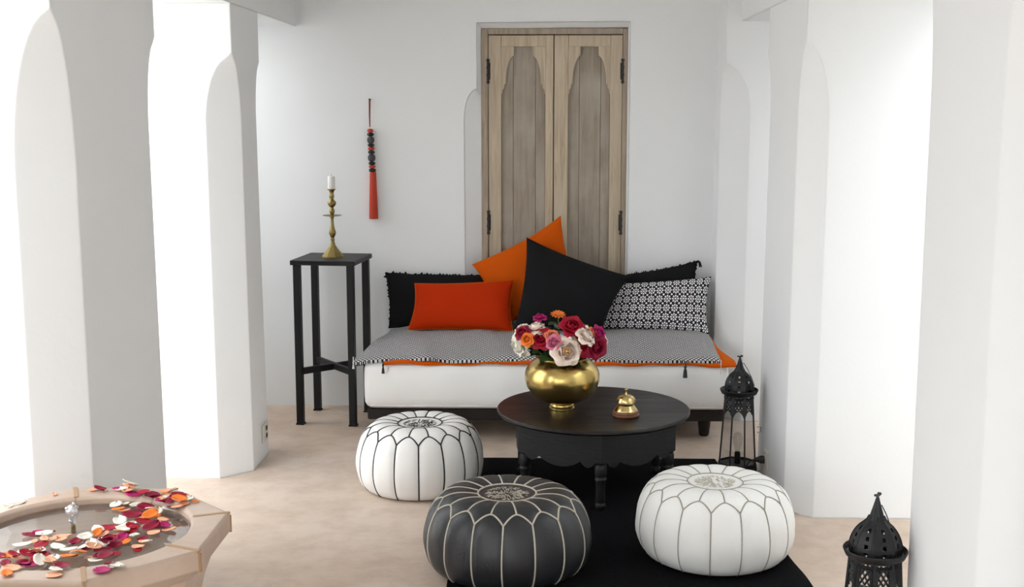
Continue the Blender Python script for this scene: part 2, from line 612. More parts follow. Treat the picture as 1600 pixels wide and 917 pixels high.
b.add([(0.461, YB, 0), (W1, YB, 0), (W1, YB, HT), (0.461, YB, HT), (0.461, YB, 2.122)], [(0, 1, 2, 3, 4)])
b.add([(x, YB, z) for x, z in hole_f] + [(x, YB + 0.055, z) for x, z in hole_b],
      [(i, i + 1, nf + i + 1, nf + i) for i in range(nf - 1)])
b.add([(W0, YB + .3, 0), (W1, YB + .3, 0), (W1, YB + .3, HT), (W0, YB + .3, HT)], [(0, 1, 2, 3)])
for x in (W0, W1):
    b.add([(x, YB, 0), (x, YB + .3, 0), (x, YB + .3, HT), (x, YB, HT)], [(0, 1, 2, 3)])
wb = b.build('wall_back', PLASTER)
tag(wb, kind='structure')

# ------------------------------------------------------------------ double door in the niche
d1 = thing('door_1', None, None, (0.053, YB + 0.05, 0.0))
tag(d1, 'bleached wooden double door with arched panels in the back wall niche', None, kind='structure')
DX = 0.053
def dbox(name, x0, x1, z0, z1, y0, y1, m, parent, bev=0.003):
    return MB().bevbox(((x0 + x1) / 2 - DX, (y0 + y1) / 2, (z0 + z1) / 2), (x1 - x0, y1 - y0, z1 - z0), bev).build(name, m, parent)
dbox('jamb', -0.345, -0.309, 0.0, 2.09, 0.0, 0.08, DOORFRAME, d1)
dbox('jamb', 0.428, 0.453, 0.0, 2.09, 0.0, 0.08, DOORFRAME, d1)
dbox('head', -0.309, 0.428, 2.060, 2.092, 0.001, 0.08, DOORFRAME, d1)
dbox('backing', -0.309, 0.428, 0.0, 2.06, 0.075, 0.085, HINGE, d1)


def leaf(x0, x1, pl, pr, hinge_x):
    lf = bpy.data.objects.new('door_leaf', None)
    COL.objects.link(lf)
    lf.parent = d1
    zt, zb, zr = 2.056, 0.06, 1.995
    dbox('stile', x0, pl, zb, zt, 0.012, 0.046, DOORWOOD, lf)
    dbox('stile', pr, x1, zb, zt, 0.012, 0.046, DOORWOOD, lf)
    dbox('top_rail', pl, pr, zr, zt, 0.014, 0.045, DOORWOOD, lf)
    dbox('bottom_rail', pl, pr, zb, 0.2, 0.014, 0.045, DOORWOOD, lf)
    c = (pl + pr) / 2
    hw = (pr - pl) / 2
    k = hw / 0.121
    prof = [(0.052 * k, zr), (0.052 * k, 1.948), (0.056 * k, 1.944)]
    for i in range(1, 9):
        a = pi / 2 * i / 8
        prof.append(((0.056 + 0.040 * sin(a)) * k, 1.944 - 0.100 * (1 - cos(a)) - 0.004 * i))
    prof += [(0.096 * k, 1.795), (0.104 * k, 1.792), (0.106 * k, 1.770), (0.114 * k, 1.766), (0.117 * k, 1.745), (hw, 1.738)]
    for s in (-1, 1):
        poly = [(c + s * px - DX, pz) for px, pz in prof] + [(c + s * hw - DX, zr)]
        MB().prism(poly, 0.017, 0.036).build('arch_spandrel', DOORWOOD, lf)
    ws = [0.0, 0.27, 0.78, 1.0]
    for i in range(3):
        dbox('panel_board', pl + (pr - pl) * ws[i] + 0.0008, pl + (pr - pl) * ws[i + 1] - 0.0008, 0.2, zr, 0.040 + 0.001 * (i % 2), 0.056, DOORPANEL, lf, 0.0015)
    for hz in (1.862, 1.035):
        h = MB()
        h.tube([(hinge_x - DX, 0.004, hz - 0.06), (hinge_x - DX, 0.004, hz + 0.06)], 0.0075, 8)
        for q in (-0.06, -0.02, 0.02, 0.06):
            h.tube([(hinge_x - DX, 0.004, hz + q - 0.006), (hinge_x - DX, 0.004, hz + q + 0.006)], 0.0095, 8)
        h.box((hinge_x - DX, 0.011, hz), (0.026, 0.004, 0.09))
        h.build('hinge', HINGE, lf, smooth=40)


leaf(-0.307, 0.0495, -0.236, 0.006, -0.3085)
leaf(0.0545, 0.427, 0.131, 0.361, 0.4275)

# ================================================================== DAYBED
FX0, FX1, FY0, FY1 = -0.885, 0.905, 5.96, 6.655
bed = thing('daybed_frame', 'low dark wooden daybed frame under the white mattress', 'bed', (0.01, 6.3, 0))
def bb(name, x0, x1, y0, y1, z0, z1, m=BEDWOOD, bev=0.006):
    return MB().bevbox(((x0 + x1) / 2 - 0.01, (y0 + y1) / 2 - 6.3, (z0 + z1) / 2), (x1 - x0, y1 - y0, z1 - z0), bev).build(name, m, bed)
bb('rail', FX0, FX1, FY0, FY0 + 0.04, 0.105, 0.163)
bb('rail', FX0, FX1, FY1 - 0.04, FY1, 0.105, 0.163)
bb('end_rail', FX0, FX0 + 0.04, FY0 + 0.04, FY1 - 0.04, 0.105, 0.163)
bb('end_rail', FX1 - 0.04, FX1, FY0 + 0.04, FY1 - 0.04, 0.105, 0.163)
for i in range(9):
    x = FX0 + 0.12 + i * 0.19
    bb('slat', x, x + 0.08, FY0 + 0.04, FY1 - 0.04, 0.14, 0.16)
for x in (FX0 + 0.05, FX1 - 0.11):
    for y in (FY0 + 0.13, FY1 - 0.09):
        MB().lathe([(0.022, 0), (0.026, 0.01), (0.032, 0.06), (0.034, 0.105)], 10, (x + .03 - .01, y - 6.3, 0)).build('leg', BEDWOOD, bed, smooth=40)

MX0, MX1, MY0, MY1, MZ0, MZ1 = -0.90, 0.925, 5.935, 6.665, 0.163, 0.405


def smooth01(t):
    t = min(1, max(0, t))
    return t * t * (3 - 2 * t)


def crown(x, y):
    """extra height of the mattress top away from its edges"""
    ex = smooth01((x - MX0) / 0.22) * smooth01((MX1 - x) / 0.16)
    ey = smooth01((y - MY0) / 0.42)
    return 0.062 * ey * (0.45 + 0.55 * ex)


def mattress():
    nx, ny, nz = 60, 24, 8
    bm = bmesh.new()
    bmesh.ops.create_cube(bm, size=1)
    for e in bm.edges[:]:
        pass
    b = MB()
    r = 0.045
    def rnd(p):
        q = Vector((min(max(p[0], MX0 + r), MX1 - r), min(max(p[1], MY0 + r), MY1 - r), min(max(p[2], MZ0 + r), MZ1 - r)))
        d = Vector(p) - q
        if d.length > 1e-9:
            p = q + d.normalized() * min(d.length, r)
        p = Vector(p)
        t = (p.z - MZ0) / (MZ1 - MZ0)
        p.z += crown(p.x, p.y) * smooth01(t)
        # soft bulge of the stuffed sides and a few lumps
        if p.y < MY0 + 0.08:
            p.y -= 0.012 * sin(pi * min(1, max(0, t))) * (1 + 0.4 * sin(p.x * 9 + 1.3) + 0.3 * sin(p.x * 23))
        return p
    def face(fn, n, m):
        b.grid(lambda u, v: rnd(fn(u, v)), n, m)
    X = lambda u: MX0 + (MX1 - MX0) * u
    Yq = lambda u: MY0 + (MY1 - MY0) * u
    Zq = lambda u: MZ0 + (MZ1 - MZ0) * u
    face(lambda u, v: (X(u), Yq(v), MZ1), nx, ny)
    face(lambda u, v: (X(u), Yq(v), MZ0), nx, ny)
    face(lambda u, v: (X(u), MY0, Zq(v)), nx, nz)
    face(lambda u, v: (X(u), MY1, Zq(v)), nx, nz)
    face(lambda u, v: (MX0, Yq(u), Zq(v)), ny, nz)
    face(lambda u, v: (MX1, Yq(u), Zq(v)), ny, nz)
    bm.free()
    root = thing('mattress', 'thick white canvas mattress on the dark daybed frame', 'mattress')
    o = b.build('cover', CANVAS, root, smooth=True)
    bm = bmesh.new()
    bm.from_mesh(o.data)
    bmesh.ops.remove_doubles(bm, verts=bm.verts[:], dist=0.0004)
    bmesh.ops.recalc_face_normals(bm, faces=bm.faces[:])
    bm.to_mesh(o.data)
    bm.free()
    for zz, off in ((MZ1 - 0.012, 0.0), (MZ0 + 0.012, 0.0)):
        path = []
        for i in range(61):
            x = MX0 + 0.03 + (MX1 - MX0 - 0.06) * i / 60
            p = rnd((x, MY0, zz))
            path.append(p + Vector((0, -0.001, 0)))
        MB().tube(path, 0.0032, 5).build('piping', CANVAS, root, smooth=True)
mattress()


def bed_top(x, y):
    return MZ1 + crown(x, y)


def throw(name, label, m, outline, lift, thick, hem, tassels, seed=1, uv=False, droop=0.0):
    """outline(u, v) -> (x, y) on the bed; hem(x) extra z at the front edge"""
    root = thing(name, label, 'throw')
    nu, nv = 90, 34
    b = MB()
    rng = random.Random(seed)
    ph = [rng.uniform(0, 6) for _ in range(4)]
    def top(u, v):
        x, y = outline(u, v)
        yy = max(y, MY0 + 0.02)
        z = bed_top(min(max(x, MX0), MX1), yy) + lift
        z += 0.004 * sin(x * 14 + ph[0]) * sin(y * 11 + ph[1]) + 0.003 * sin(x * 31 + ph[2] + y * 13)
        fr = max(0, 1 - v * nv / 3.0)
        z -= fr * fr * hem(x)
        # sag where it leaves the mattress
        for ex in (MX0 - x, x - MX1):
            if ex > -0.03: z -= droop * min(1, (ex + 0.03) / 0.05) ** 1.5
        return (x, y, z)
    def bot(u, v):
        x, y, z = top(u, v)
        return (x, y, z - thick)
    b.grid(top, nu, nv)
    off = len(b.v)
    b.grid(bot, nu, nv)
    w = nu + 1
    for i in range(nu):
        b.f.append((i, i + 1, off + i + 1, off + i))
        k = nv * w + i
        b.f.append((k, k + 1, off + k + 1, off + k))
    for j in range(nv):
        b.f.append((j * w, (j + 1) * w, off + (j + 1) * w, off + j * w))
        b.f.append((j * w + nu, (j + 1) * w + nu, off + (j + 1) * w + nu, off + j * w + nu))
    o = b.build('cloth', m, root, smooth=60)
    if uv:
        uvs = [(p[0], p[1] * 1.05) for p in b.v]
        uv_from(o.data, uvs)
    for (x, y, z, m2, ln, fat) in tassels:
        t = MB()
        t.tube([(x, y, z + 0.02), (x, y - 0.004, z)], 0.0025, 5)
        t.lathe([(0.002, 0), (0.006 * fat, -0.006), (0.0065 * fat, -0.012), (0.004 * fat, -0.015), (0.0075 * fat, -0.028), (0.0105 * fat, -ln), (0.002, -ln)], 9, (x, y - 0.004, z))
        t.build('corner_tassel', m2, root, smooth=40)
    return root


def out_orange(u, v):
    x0, x1 = -0.80 + 0.02 * v, 0.955 - 0.055 * smooth01(v / 0.5)
    x = x0 + (x1 - x0) * u
    y = 5.925 + 0.6 * v + 0.006 * sin(x * 11) * (1 - v)
    return x, y
throw('orange_throw', 'orange velvet throw peeking out beneath the black and white quilt', VELVET2, out_orange, 0.010, 0.008,
      lambda x: 0.012 + 0.004 * sin(x * 9), [], 3)


def out_print(u, v):
    x0 = -0.945 + 0.11 * smooth01(v * 1.1)
    x1 = 0.880 + 0.0 * v
    x = x0 + (x1 - x0) * u
    y = 5.940 + 0.60 * v + 0.010 * sin(x * 7 + 1) * (1 - v) - 0.012 * smooth01((x + 0.7) / -0.2) * (1 - v)
    return x, y
throw('patterned_quilt', 'black and white diamond patterned quilt spread over the daybed', THROWPRINT, out_print, 0.026, 0.014,
      lambda x: 0.014 + 0.004 * sin(x * 6 + 2), [(-0.795, 5.905, 0.405, DARK, 0.05, 0.8), (0.70, 5.903, 0.405, DARK, 0.062, 1.15),
                                                 (-0.945, 5.92, 0.415, WHITETHREAD, 0.04, 0.6), (0.875, 5.905, 0.41, WHITETHREAD, 0.05, 0.25)], 5, uv=True, droop=0.012)


# ------------------------------------------------------------------ cushions
def cushion(name, label, m, corners, thick, pinch=0.05, fringe=None, uv=False, seed=0, lump=0.004, piping=None, n=28):
    """corners TL TR BR BL as points in space; a stuffed pillow between them"""
    TL, TR, BR, BL = [Vector(c) for c in corners]
    ctr = (TL + TR + BR + BL) / 4
    base = Vector((ctr.x, ctr.y, min(BL.z, BR.z)))
    TL, TR, BR, BL = [c - base for c in (TL, TR, BR, BL)]
    nrm = (TR - BL).cross(TL - BR).normalized()
    if nrm.y > 0: nrm = -nrm
    rng = random.Random(seed)
    ph = [rng.uniform(0, 6.28) for _ in range(6)]
    root = thing(name, label, 'cushion', base)
    w = (TR - TL).length
    h = (TL - BL).length
    def flat(a, c):
        # sides drawn in between the corners
        a2 = a * (1 - pinch * (1 - c * c) * abs(a) ** 3)
        c2 = c * (1 - pinch * (1 - a * a) * abs(c) ** 3)
        u, v = (a2 + 1) / 2, (c2 + 1) / 2
        return (BL * (1 - u) + BR * u) * (1 - v) + (TL * (1 - u) + TR * u) * v
    def surf(a, c, s):
        f = (1 - abs(a) ** 2.6) * (1 - abs(c) ** 2.6)
        t = thick / 2 * max(0, f) ** 0.55
        t += lump * (sin(a * 4 + ph[0]) * sin(c * 3 + ph[1]) + 0.6 * sin(a * 9 + c * 5 + ph[2])) * max(0, f)
        return flat(a, c) + nrm * (t * s)
    b = MB()
    idx = {}
    uvs = []
    fs = []
    def ease(t):
        t = t * 2 - 1
        return math.copysign(1 - (1 - abs(t)) ** 1.35, t)
    for s in (1, -1):
        for j in range(n + 1):
            for i in range(n + 1):
                edge = i in (0, n) or j in (0, n)
                key = (0 if edge else s, i, j)
                if key in idx: continue
                a, c = ease(i / n), ease(j / n)
                idx[key] = len(b.v)
                b.v.append(tuple(surf(a, c, 0 if edge else s)))
                uvs.append((a * w / 2, c * h / 2))
    def k(s, i, j):
        return idx[(0 if (i in (0, n) or j in (0, n)) else s, i, j)]
    for s in (1, -1):
        for j in range(n):
            for i in range(n):
                b.f.append((k(s, i, j), k(s, i + 1, j), k(s, i + 1, j + 1), k(s, i, j + 1)))
    o = b.build('cover', m, root, smooth=True)
    if uv: uv_from(o.data, uvs)
    if piping:
        path = [surf(ease(i / n), 1, 0) for i in range(n + 1)] + [surf(1, -ease(i / n), 0) for i in range(n + 1)] + \
               [surf(-ease(i / n), -1, 0) for i in range(n + 1)] + [surf(-1, ease(i / n), 0) for i in range(n + 1)]
        MB().tube(path, 0.003, 5).build('piping', piping, root, smooth=True)
    if fringe:
        fb = MB()
        for side in fringe:
            cnt = 34 if side in 'TB' else 20
            for q in range(cnt):
                t0, t1 = q / cnt * 2 - 1, (q + 1.15) / cnt * 2 - 1
                ln = rng.choice((0.002, 0.004, 0.006, 0.011))
                def ep(t):
                    t = min(1, t)
                    return {'T': flat(t, 1), 'B': flat(t, -1), 'L': flat(-1, t), 'R': flat(1, t)}[side]
                mid = {'T': (TL + TR) / 2, 'B': (BL + BR) / 2, 'L': (TL + BL) / 2, 'R': (TR + BR) / 2}[side]
                cc = (TL + TR + BL + BR) / 4
                out = (mid - cc).normalized()
                p0, p1 = ep(t0), ep(t1)
                e = rng.uniform(-0.006, 0.006)
                d = nrm * 0.0015
                tip = (p0 + p1) / 2 + out * ln + Vector((e, 0, rng.uniform(-0.004, 0.004)))
                pts = [p0 + d, p1 + d, p1 - d, p0 - d, tip + d, tip - d]
                fb.add(pts, [(0, 1, 4), (2, 3, 5), (1, 2, 5, 4), (3, 0, 4, 5), (0, 3, 2, 1)])
        fb.build('frayed_edge', m, root)
    return root


cushion('bolster_cushion', 'long black cushion with frayed edges behind the small orange cushion', BLACKCLOTH,
        [(-0.872, 6.62, 0.768), (-0.285, 6.615, 0.758), (-0.285, 6.585, 0.485), (-0.852, 6.585, 0.462)], 0.10, 0.05, 'TL', seed=2)
cushion('bolster_cushion', 'long black cushion with tasselled corner behind the patterned cushion', BLACKCLOTH,
        [(0.415, 6.615, 0.755), (0.838, 6.62, 0.838), (0.828, 6.585, 0.50), (0.42, 6.585, 0.49)], 0.10, 0.06, 'TR', seed=4)
cushion('velvet_cushion', 'orange velvet cushion tilted against the wooden door', VELVET2,
        [(-0.392, 6.585, 0.819), (0.092, 6.60, 1.086), (0.23, 6.53, 0.56), (-0.245, 6.525, 0.497)], 0.12, 0.10, seed=6)
cushion('velvet_cushion', 'small oblong red-orange velvet cushion in front of the frayed black one', VELVET,
        [(-0.691, 6.455, 0.730), (-0.158, 6.455, 0.752), (-0.162, 6.365, 0.490), (-0.722, 6.37, 0.492)], 0.13, 0.07, seed=8, piping=VELVET2)
cushion('print_cushion', 'oblong cushion with black and white flower lattice print', CUSHPRINT,
        [(0.318, 6.53, 0.722), (0.905, 6.53, 0.764), (0.885, 6.42, 0.468), (0.262, 6.43, 0.495)], 0.11, 0.07, uv=True, seed=10)
cushion('square_cushion', 'large plain black cushion standing askew behind the flower bowl', BLACKCLOTH,
        [(-0.092, 6.45, 0.982), (0.462, 6.42, 0.776), (0.305, 6.31, 0.492), (-0.157, 6.31, 0.500)], 0.17, 0.08, seed=12, lump=0.007)
# knotted thread tassel on the corner of the right black cushion is part of that cushion
_rb = [o for o in bpy.data.objects if o.get('label', '').startswith('long black cushion with tasselled')][0]
_t = MB()
for k in range(7):
    a = k / 7 * 6.28
    _t.tube([(0, 0, 0), (0.010 + 0.004 * cos(a), 0.004 * sin(a), -0.008), (0.016 + 0.007 * cos(a), 0.006 * sin(a), -0.036)], [0.004, 0.003, 0.002], 5)
_t.build('corner_tassel', BLACKCLOTH, _rb, loc=Vector((0.838, 6.60, 0.842)) - _rb.location)

# ================================================================== PLANT STAND, CANDLESTICK
st = thing('pedestal_stand', 'tall slim black stand with square top beside the daybed', 'stand', (-1.128, 6.41, 0), radians(-6))
hw, hd, ht = 0.143, 0.158, 0.878
MB().bevbox((0, 0, ht - 0.0125), (0.345, 0.375, 0.025), 0.003).build('top', IRON, st)
for sx in (-1, 1):
    for sy in (-1, 1):
        lg = MB()
        lg.bevbox((sx * hw, sy * hd, (ht - 0.025) / 2 + 0.004), (0.036, 0.036, ht - 0.033), 0.002)
        lg.box((sx * hw, sy * hd, 0.004), (0.042, 0.042, 0.008))
        lg.build('leg', IRON, st)
ang = math.atan2(hd, hw)
ln = 2 * sqrt(hw * hw + hd * hd)
for a, dz in ((ang, 0.0), (-ang, 0.003)):
    MB().bevbox((0, 0, 0.285 + dz), (ln - 0.02, 0.022, 0.034), 0.002, Matrix.Rotation(a, 3, 'Z')).build('cross_brace', IRON, st)

cs = thing('candlestick', 'turned brass candlestick with drip disc on the black stand', 'candlestick', (-1.120, 6.40, ht))
foot = [(0.060, 0), (0.060, 0.006), (0.054, 0.014), (0.040, 0.030), (0.026, 0.048), (0.014, 0.066), (0.012, 0.078)]
MB().lathe(foot, 8, phase=radians(22.5)).build('foot', BRASS_OLD, cs, smooth=30)
stem = [(0.012, 0.078), (0.009, 0.086), (0.012, 0.092), (0.009, 0.100), (0.011, 0.108), (0.018, 0.122), (0.019, 0.134), (0.013, 0.152), (0.009, 0.175),
        (0.0075, 0.200), (0.0085, 0.208), (0.011, 0.212), (0.011, 0.2175)]
MB().lathe(stem, 14).build('lower_stem', BRASS_OLD, cs, smooth=50)
MB().lathe([(0.011, 0.2175), (0.036, 0.2185), (0.051, 0.222), (0.051, 0.2235), (0.036, 0.221), (0.011, 0.221)], 24).build('drip_disc', BRASS_OLD, cs, smooth=50)
stem2 = [(0.010, 0.221), (0.010, 0.230), (0.014, 0.238), (0.015, 0.246), (0.010, 0.258), (0.008, 0.264), (0.017, 0.272), (0.023, 0.284), (0.022, 0.294), (0.014, 0.303), (0.010, 0.310),
         (0.013, 0.318), (0.014, 0.326), (0.010, 0.336), (0.012, 0.346), (0.016, 0.354), (0.023, 0.358), (0.023, 0.362)]
MB().lathe(stem2, 16).build('upper_stem', BRASS_OLD, cs, smooth=50)
cd = thing('candle', 'short white candle in the brass candlestick', 'candle', (-1.120, 6.40, ht + 0.3622))
MB().lathe([(0.0195, 0), (0.0195, 0.062), (0.016, 0.067), (0.006, 0.068)], 16).build('wax', WAX, cd, smooth=40)
MB().tube([(0, 0, 0.066), (0.001, 0, 0.076)], 0.0012, 5).build('wick', DARK, cd)

# ================================================================== WALL TASSEL
wt = thing('wall_tassel', 'beaded vermilion silk tassel hanging from a nail on the wall', 'tassel', (-0.945, YB - 0.022, 1.06))
MB().tube([(-0.004, 0.02, 0.648), (-0.004, -0.006, 0.65)], 0.005, 8).build('nail', HINGE, wt)
MB().tube([(-0.006, 0.0, 0.645), (-0.0065, 0.0, 0.56), (-0.005, 0, 0.50)], 0.0028, 5).tube([(-0.001, 0.0, 0.645), (-0.0035, 0.0, 0.56), (-0.004, 0, 0.50)], 0.0028, 5).build('hanging_cord', CORDRED, wt)
zc = 0.492
beads = [('r', .016, .022), ('k', .018, .020), ('g', .020, .040), ('k', .018, .018), ('r', .018, .020), ('k', .018, .020), ('g', .021, .042), ('k', .018, .019), ('r', .018, .018), ('k', .019, .022)]
xb = -0.004
for kc, r, hgt in beads:
    xb += 0.0009
    pr = [(0.003, -hgt / 2)] + [(0.003 + (r - 0.003) * cos(t) ** 0.7, hgt / 2 * sin(t) * 0.98) for t in [(-1.2 + 2.4 * i / 6) for i in range(7)]] + [(0.003, hgt / 2)]
    MB().lathe(pr, 14, (xb, 0, zc - hgt / 2), rfun=(lambda a, k: 1 + 0.06 * cos(7 * a)) if kc != 'g' else None).build('bead', {'r': TASSEL, 'k': BEAD_K, 'g': BEAD_G}[kc], wt, smooth=50)
    zc -= hgt * 0.98
ts = MB()
ts.lathe([(0.012, zc + 0.004), (0.0165, zc - 0.004), (0.018, zc - 0.06), (0.021, zc - 0.16), (0.0235, 0.0), (0.004, 0.001)], 40, (xb + 0.003, 0, 0), rfun=lambda a, k: 1 + 0.05 * cos(20 * a))
ts.build('silk_skirt', TASSEL, wt, smooth=60)

# ================================================================== RUG
def rug():
    c = [(-0.345, 3.72), (0.965, 3.72), (0.815, 5.64), (-0.285, 5.63)]
    b = MB()
    def fn(z):
        def f(u, v):
            x = (c[0][0] * (1 - u) + c[1][0] * u) * (1 - v) + (c[3][0] * (1 - u) + c[2][0] * u) * v
            y = (c[0][1] * (1 - u) + c[1][1] * u) * (1 - v) + (c[3][1] * (1 - u) + c[2][1] * u) * v
            e = min(u, 1 - u, v, 1 - v)
            x += 0.006 * sin(y * 17) * (u - 0.5)
            zz = z * min(1, 0.45 + e * 40) + (0.0015 * sin(x * 23) * sin(y * 19) if z > 0.004 else 0)
            return (x, y, zz)
        return f
    b.grid(fn(0.013), 60, 80)
    off = len(b.v)
    b.grid(fn(0.001), 60, 80)
    w = 61
    for i in range(60):
        b.f.append((i, i + 1, off + i + 1, off + i)); k = 80 * w + i; b.f.append((k, k + 1, off + k + 1, off + k))
    for j in range(80):
        b.f.append((j * w, (j + 1) * w, off + (j + 1) * w, off + j * w)); k = j * w + 60; b.f.append((k, k + w, off + k + w, off + k))
    o = b.build('area_rug', RUG, smooth=60)
    tag(o, 'black wool rug under the round table and two leather poufs', 'rug')
rug()
RZ = 0.0145

# ================================================================== ROUND TABLE
TX, TY, TH = 0.219, 5.20, 0.36
tb = thing('round_table', 'low round black wooden table with scalloped six-sided apron', 'table', (TX, TY, RZ), radians(3))
H_ = TH - RZ
MB().lathe([(0.395, H_ - 0.022), (0.414, H_ - 0.020), (0.421, H_ - 0.012), (0.421, H_ - 0.005), (0.416, H_)], 72).build('tabletop', TABLEWOOD, tb, smooth=35)
RA = 0.385
cor = [(RA * cos(radians(-90 + 60 * k)), RA * sin(radians(-90 + 60 * k))) for k in range(6)]
for k in range(6):
    (xa, ya), (xb_, yb_) = cor[k], cor[(k + 1) % 6]
    dx, dy = xb_ - xa, yb_ - ya
    L_ = sqrt(dx * dx + dy * dy)
    tx, ty = dx / L_, dy / L_
    nx_, ny_ = ty, -tx
    ztop = H_ - 0.022
    zs_ = []
    nseg = 40
    prof = []
    for i in range(nseg + 1):
        s = i / nseg
        m_ = min(s, 1 - s) * 2          # 0 at corner .. 1 mid
        if m_ < 0.14: d = 0.122
        elif m_ < 0.52: d = 0.122 + 0.026 * sin((m_ - 0.14) / 0.38 * pi)
        else: d = 0.122 + 0.036 * abs(sin((m_ - 0.52) / 0.48 * pi / 2)) ** 0.6
        prof.append((s * L_, ztop - d))
    pb = MB()
    front = [(0, ztop)] + prof + [(L_, ztop)]
    vs_ = []
    for off_ in (0.0, -0.02):
        for s, z in front:
            vs_.append((xa + tx * s + nx_ * off_, ya + ty * s + ny_ * off_, z))
    n_ = len(front)
    fs = [tuple(range(n_)), tuple(reversed(range(n_, 2 * n_)))]
    for i in range(n_):
        j = (i + 1) % n_
        fs.append((j, i, n_ + i, n_ + j))
    pb.add(vs_, fs)
    pb.build('apron_panel', TABLEPAINT, tb)
lp = [(0.016, 0), (0.021, 0.006), (0.022, 0.02), (0.017, 0.028), (0.020, 0.036), (0.019, 0.10), (0.021, 0.118), (0.026, 0.128), (0.021, 0.138), (0.025, 0.150), (0.026, 0.18), (0.022, 0.19), (0.026, 0.20), (0.026, H_ - 0.022)]
for k in range(6):
    a = radians(-90 + 60 * k)
    MB().lathe(lp, 14, (0.352 * cos(a), 0.352 * sin(a), 0)).build('leg', TABLEPAINT, tb, smooth=40)

# ------------------------------------------------------------------ brass bowl
BX, BY = 0.082, 5.175
bw = thing('flower_bowl', 'round brass bowl full of roses on the table', 'bowl', (BX, BY, TH + 0.0005))
MB().lathe([(0.050, 0), (0.056, 0.002), (0.056, 0.008), (0.052, 0.012), (0.053, 0.018), (0.050, 0.024), (0.046, 0.030)], 40).build('foot_ring', BRASS, bw, smooth=40)
pr = [(0.046, 0.028), (0.076, 0.033), (0.108, 0.047), (0.136, 0.073), (0.154, 0.102), (0.162, 0.130), (0.163, 0.150), (0.158, 0.172), (0.146, 0.192), (0.129, 0.208), (0.114, 0.217), (0.108, 0.222), (0.110, 0.229),
      (0.106, 0.229), (0.104, 0.221), (0.124, 0.204), (0.141, 0.188), (0.153, 0.170), (0.158, 0.150), (0.157, 0.130), (0.152, 0.105), (0.137, 0.080), (0.110, 0.056), (0.04, 0.036)]
MB().lathe(pr, 56).build('body', BRASS, bw, smooth=50)

# ------------------------------------------------------------------ service bell
bl = thing('service_bell', 'small brass reception bell on a round wooden base', 'bell', (0.352, 5.05, TH + 0.0005))
MB().lathe([(0.054, 0), (0.057, 0.003), (0.057, 0.010), (0.053, 0.013), (0.055, 0.016), (0.054, 0.022), (0.048, 0.025)], 36).build('wooden_base', BELLWOOD, bl, smooth=40)
MB().lathe([(0.050, 0.024), (0.048, 0.030), (0.040, 0.038), (0.036, 0.046), (0.034, 0.048)], 36).build('skirt', BRASS_BELL, bl, smooth=40)
MB().lathe([(0.010, 0.047), (0.010, 0.058)], 14).build('pillar', DARK, bl)
MB().lathe([(0.036, 0.058), (0.0405, 0.057), (0.041, 0.064), (0.038, 0.076), (0.030, 0.086), (0.016, 0.091), (0.006, 0.0925)], 36).build('dome', BRASS_BELL, bl, smooth=50)
MB().lathe([(0.005, 0.092), (0.004, 0.098), (0.0035, 0.108), (0.005, 0.112), (0.009, 0.1135), (0.009, 0.117), (0.006, 0.118)], 12).build('plunger', BRASS_BELL, bl, smooth=40)

# ================================================================== FLOWERS
def petal_mesh(name, m, w, l, cup, curl, nu=6, nv=6, ruffle=0.0, seed=0):
    """petal standing on its base, hollow side towards -y ... +y is outside"""
    rng = random.Random(seed)
    ph = rng.uniform(0, 6)
    b = MB()
    def fn(u, v):
        a = u * 2 - 1
        width = w * (0.45 + 0.55 * sin(min(1, v * 1.5) * pi / 2)) * (1 if v < 0.55 else sqrt(max(0.03, 1 - ((v - 0.55) / 0.45) ** 2 * 0.80)))
        x = a * width
        z = l * v * (1 - 0.16 * a * a * v)
        y = -cup * (a * a) * width + curl * max(0, v - 0.45) ** 2 * l * 3.2 + cup * 0.5 * l * sin(v * pi) * 0.6
        y += ruffle * l * sin(a * 5 + ph) * v * v
        z -= curl * max(0, v - 0.6) ** 2 * l * 0.9
        return (x, y, z)
    b.grid(fn, nu, nv)
    return b.mesh(name, m, True)


_petal_cache = {}
def get_petal(kind, colour):
    key = (kind, colour)
    if key not in _petal_cache:
        m = PETALS[colour]
        spec = {'core': (0.34, 0.66, 0.9, 0.0, 0.02), 'inner': (0.50, 0.80, 0.7, 0.12, 0.03), 'mid': (0.66, 0.92, 0.45, 0.40, 0.03), 'outer': (0.74, 1.0, 0.30, 0.60, 0.03)}[kind]
        _petal_cache[key] = petal_mesh('petal', m, spec[0], spec[1], spec[2], spec[3], ruffle=spec[4], seed=hash(kind) % 97 if False else len(kind))
    return _petal_cache[key]


def axis_mtx(d):
    d = Vector(d).normalized()
    return d.to_track_quat('Z', 'Y').to_matrix().to_4x4()


RINGS_OPEN = [('core', 4, 4, 0.12), ('inner', 5, 18, 0.15), ('inner', 5, 30, 0.16), ('mid', 5, 44, 0.14), ('outer', 6, 64, 0.10)]
RINGS_FULL = [('core', 4, 0, 0.10), ('inner', 5, 12, 0.14), ('mid', 5, 26, 0.16), ('outer', 6, 46, 0.16)]


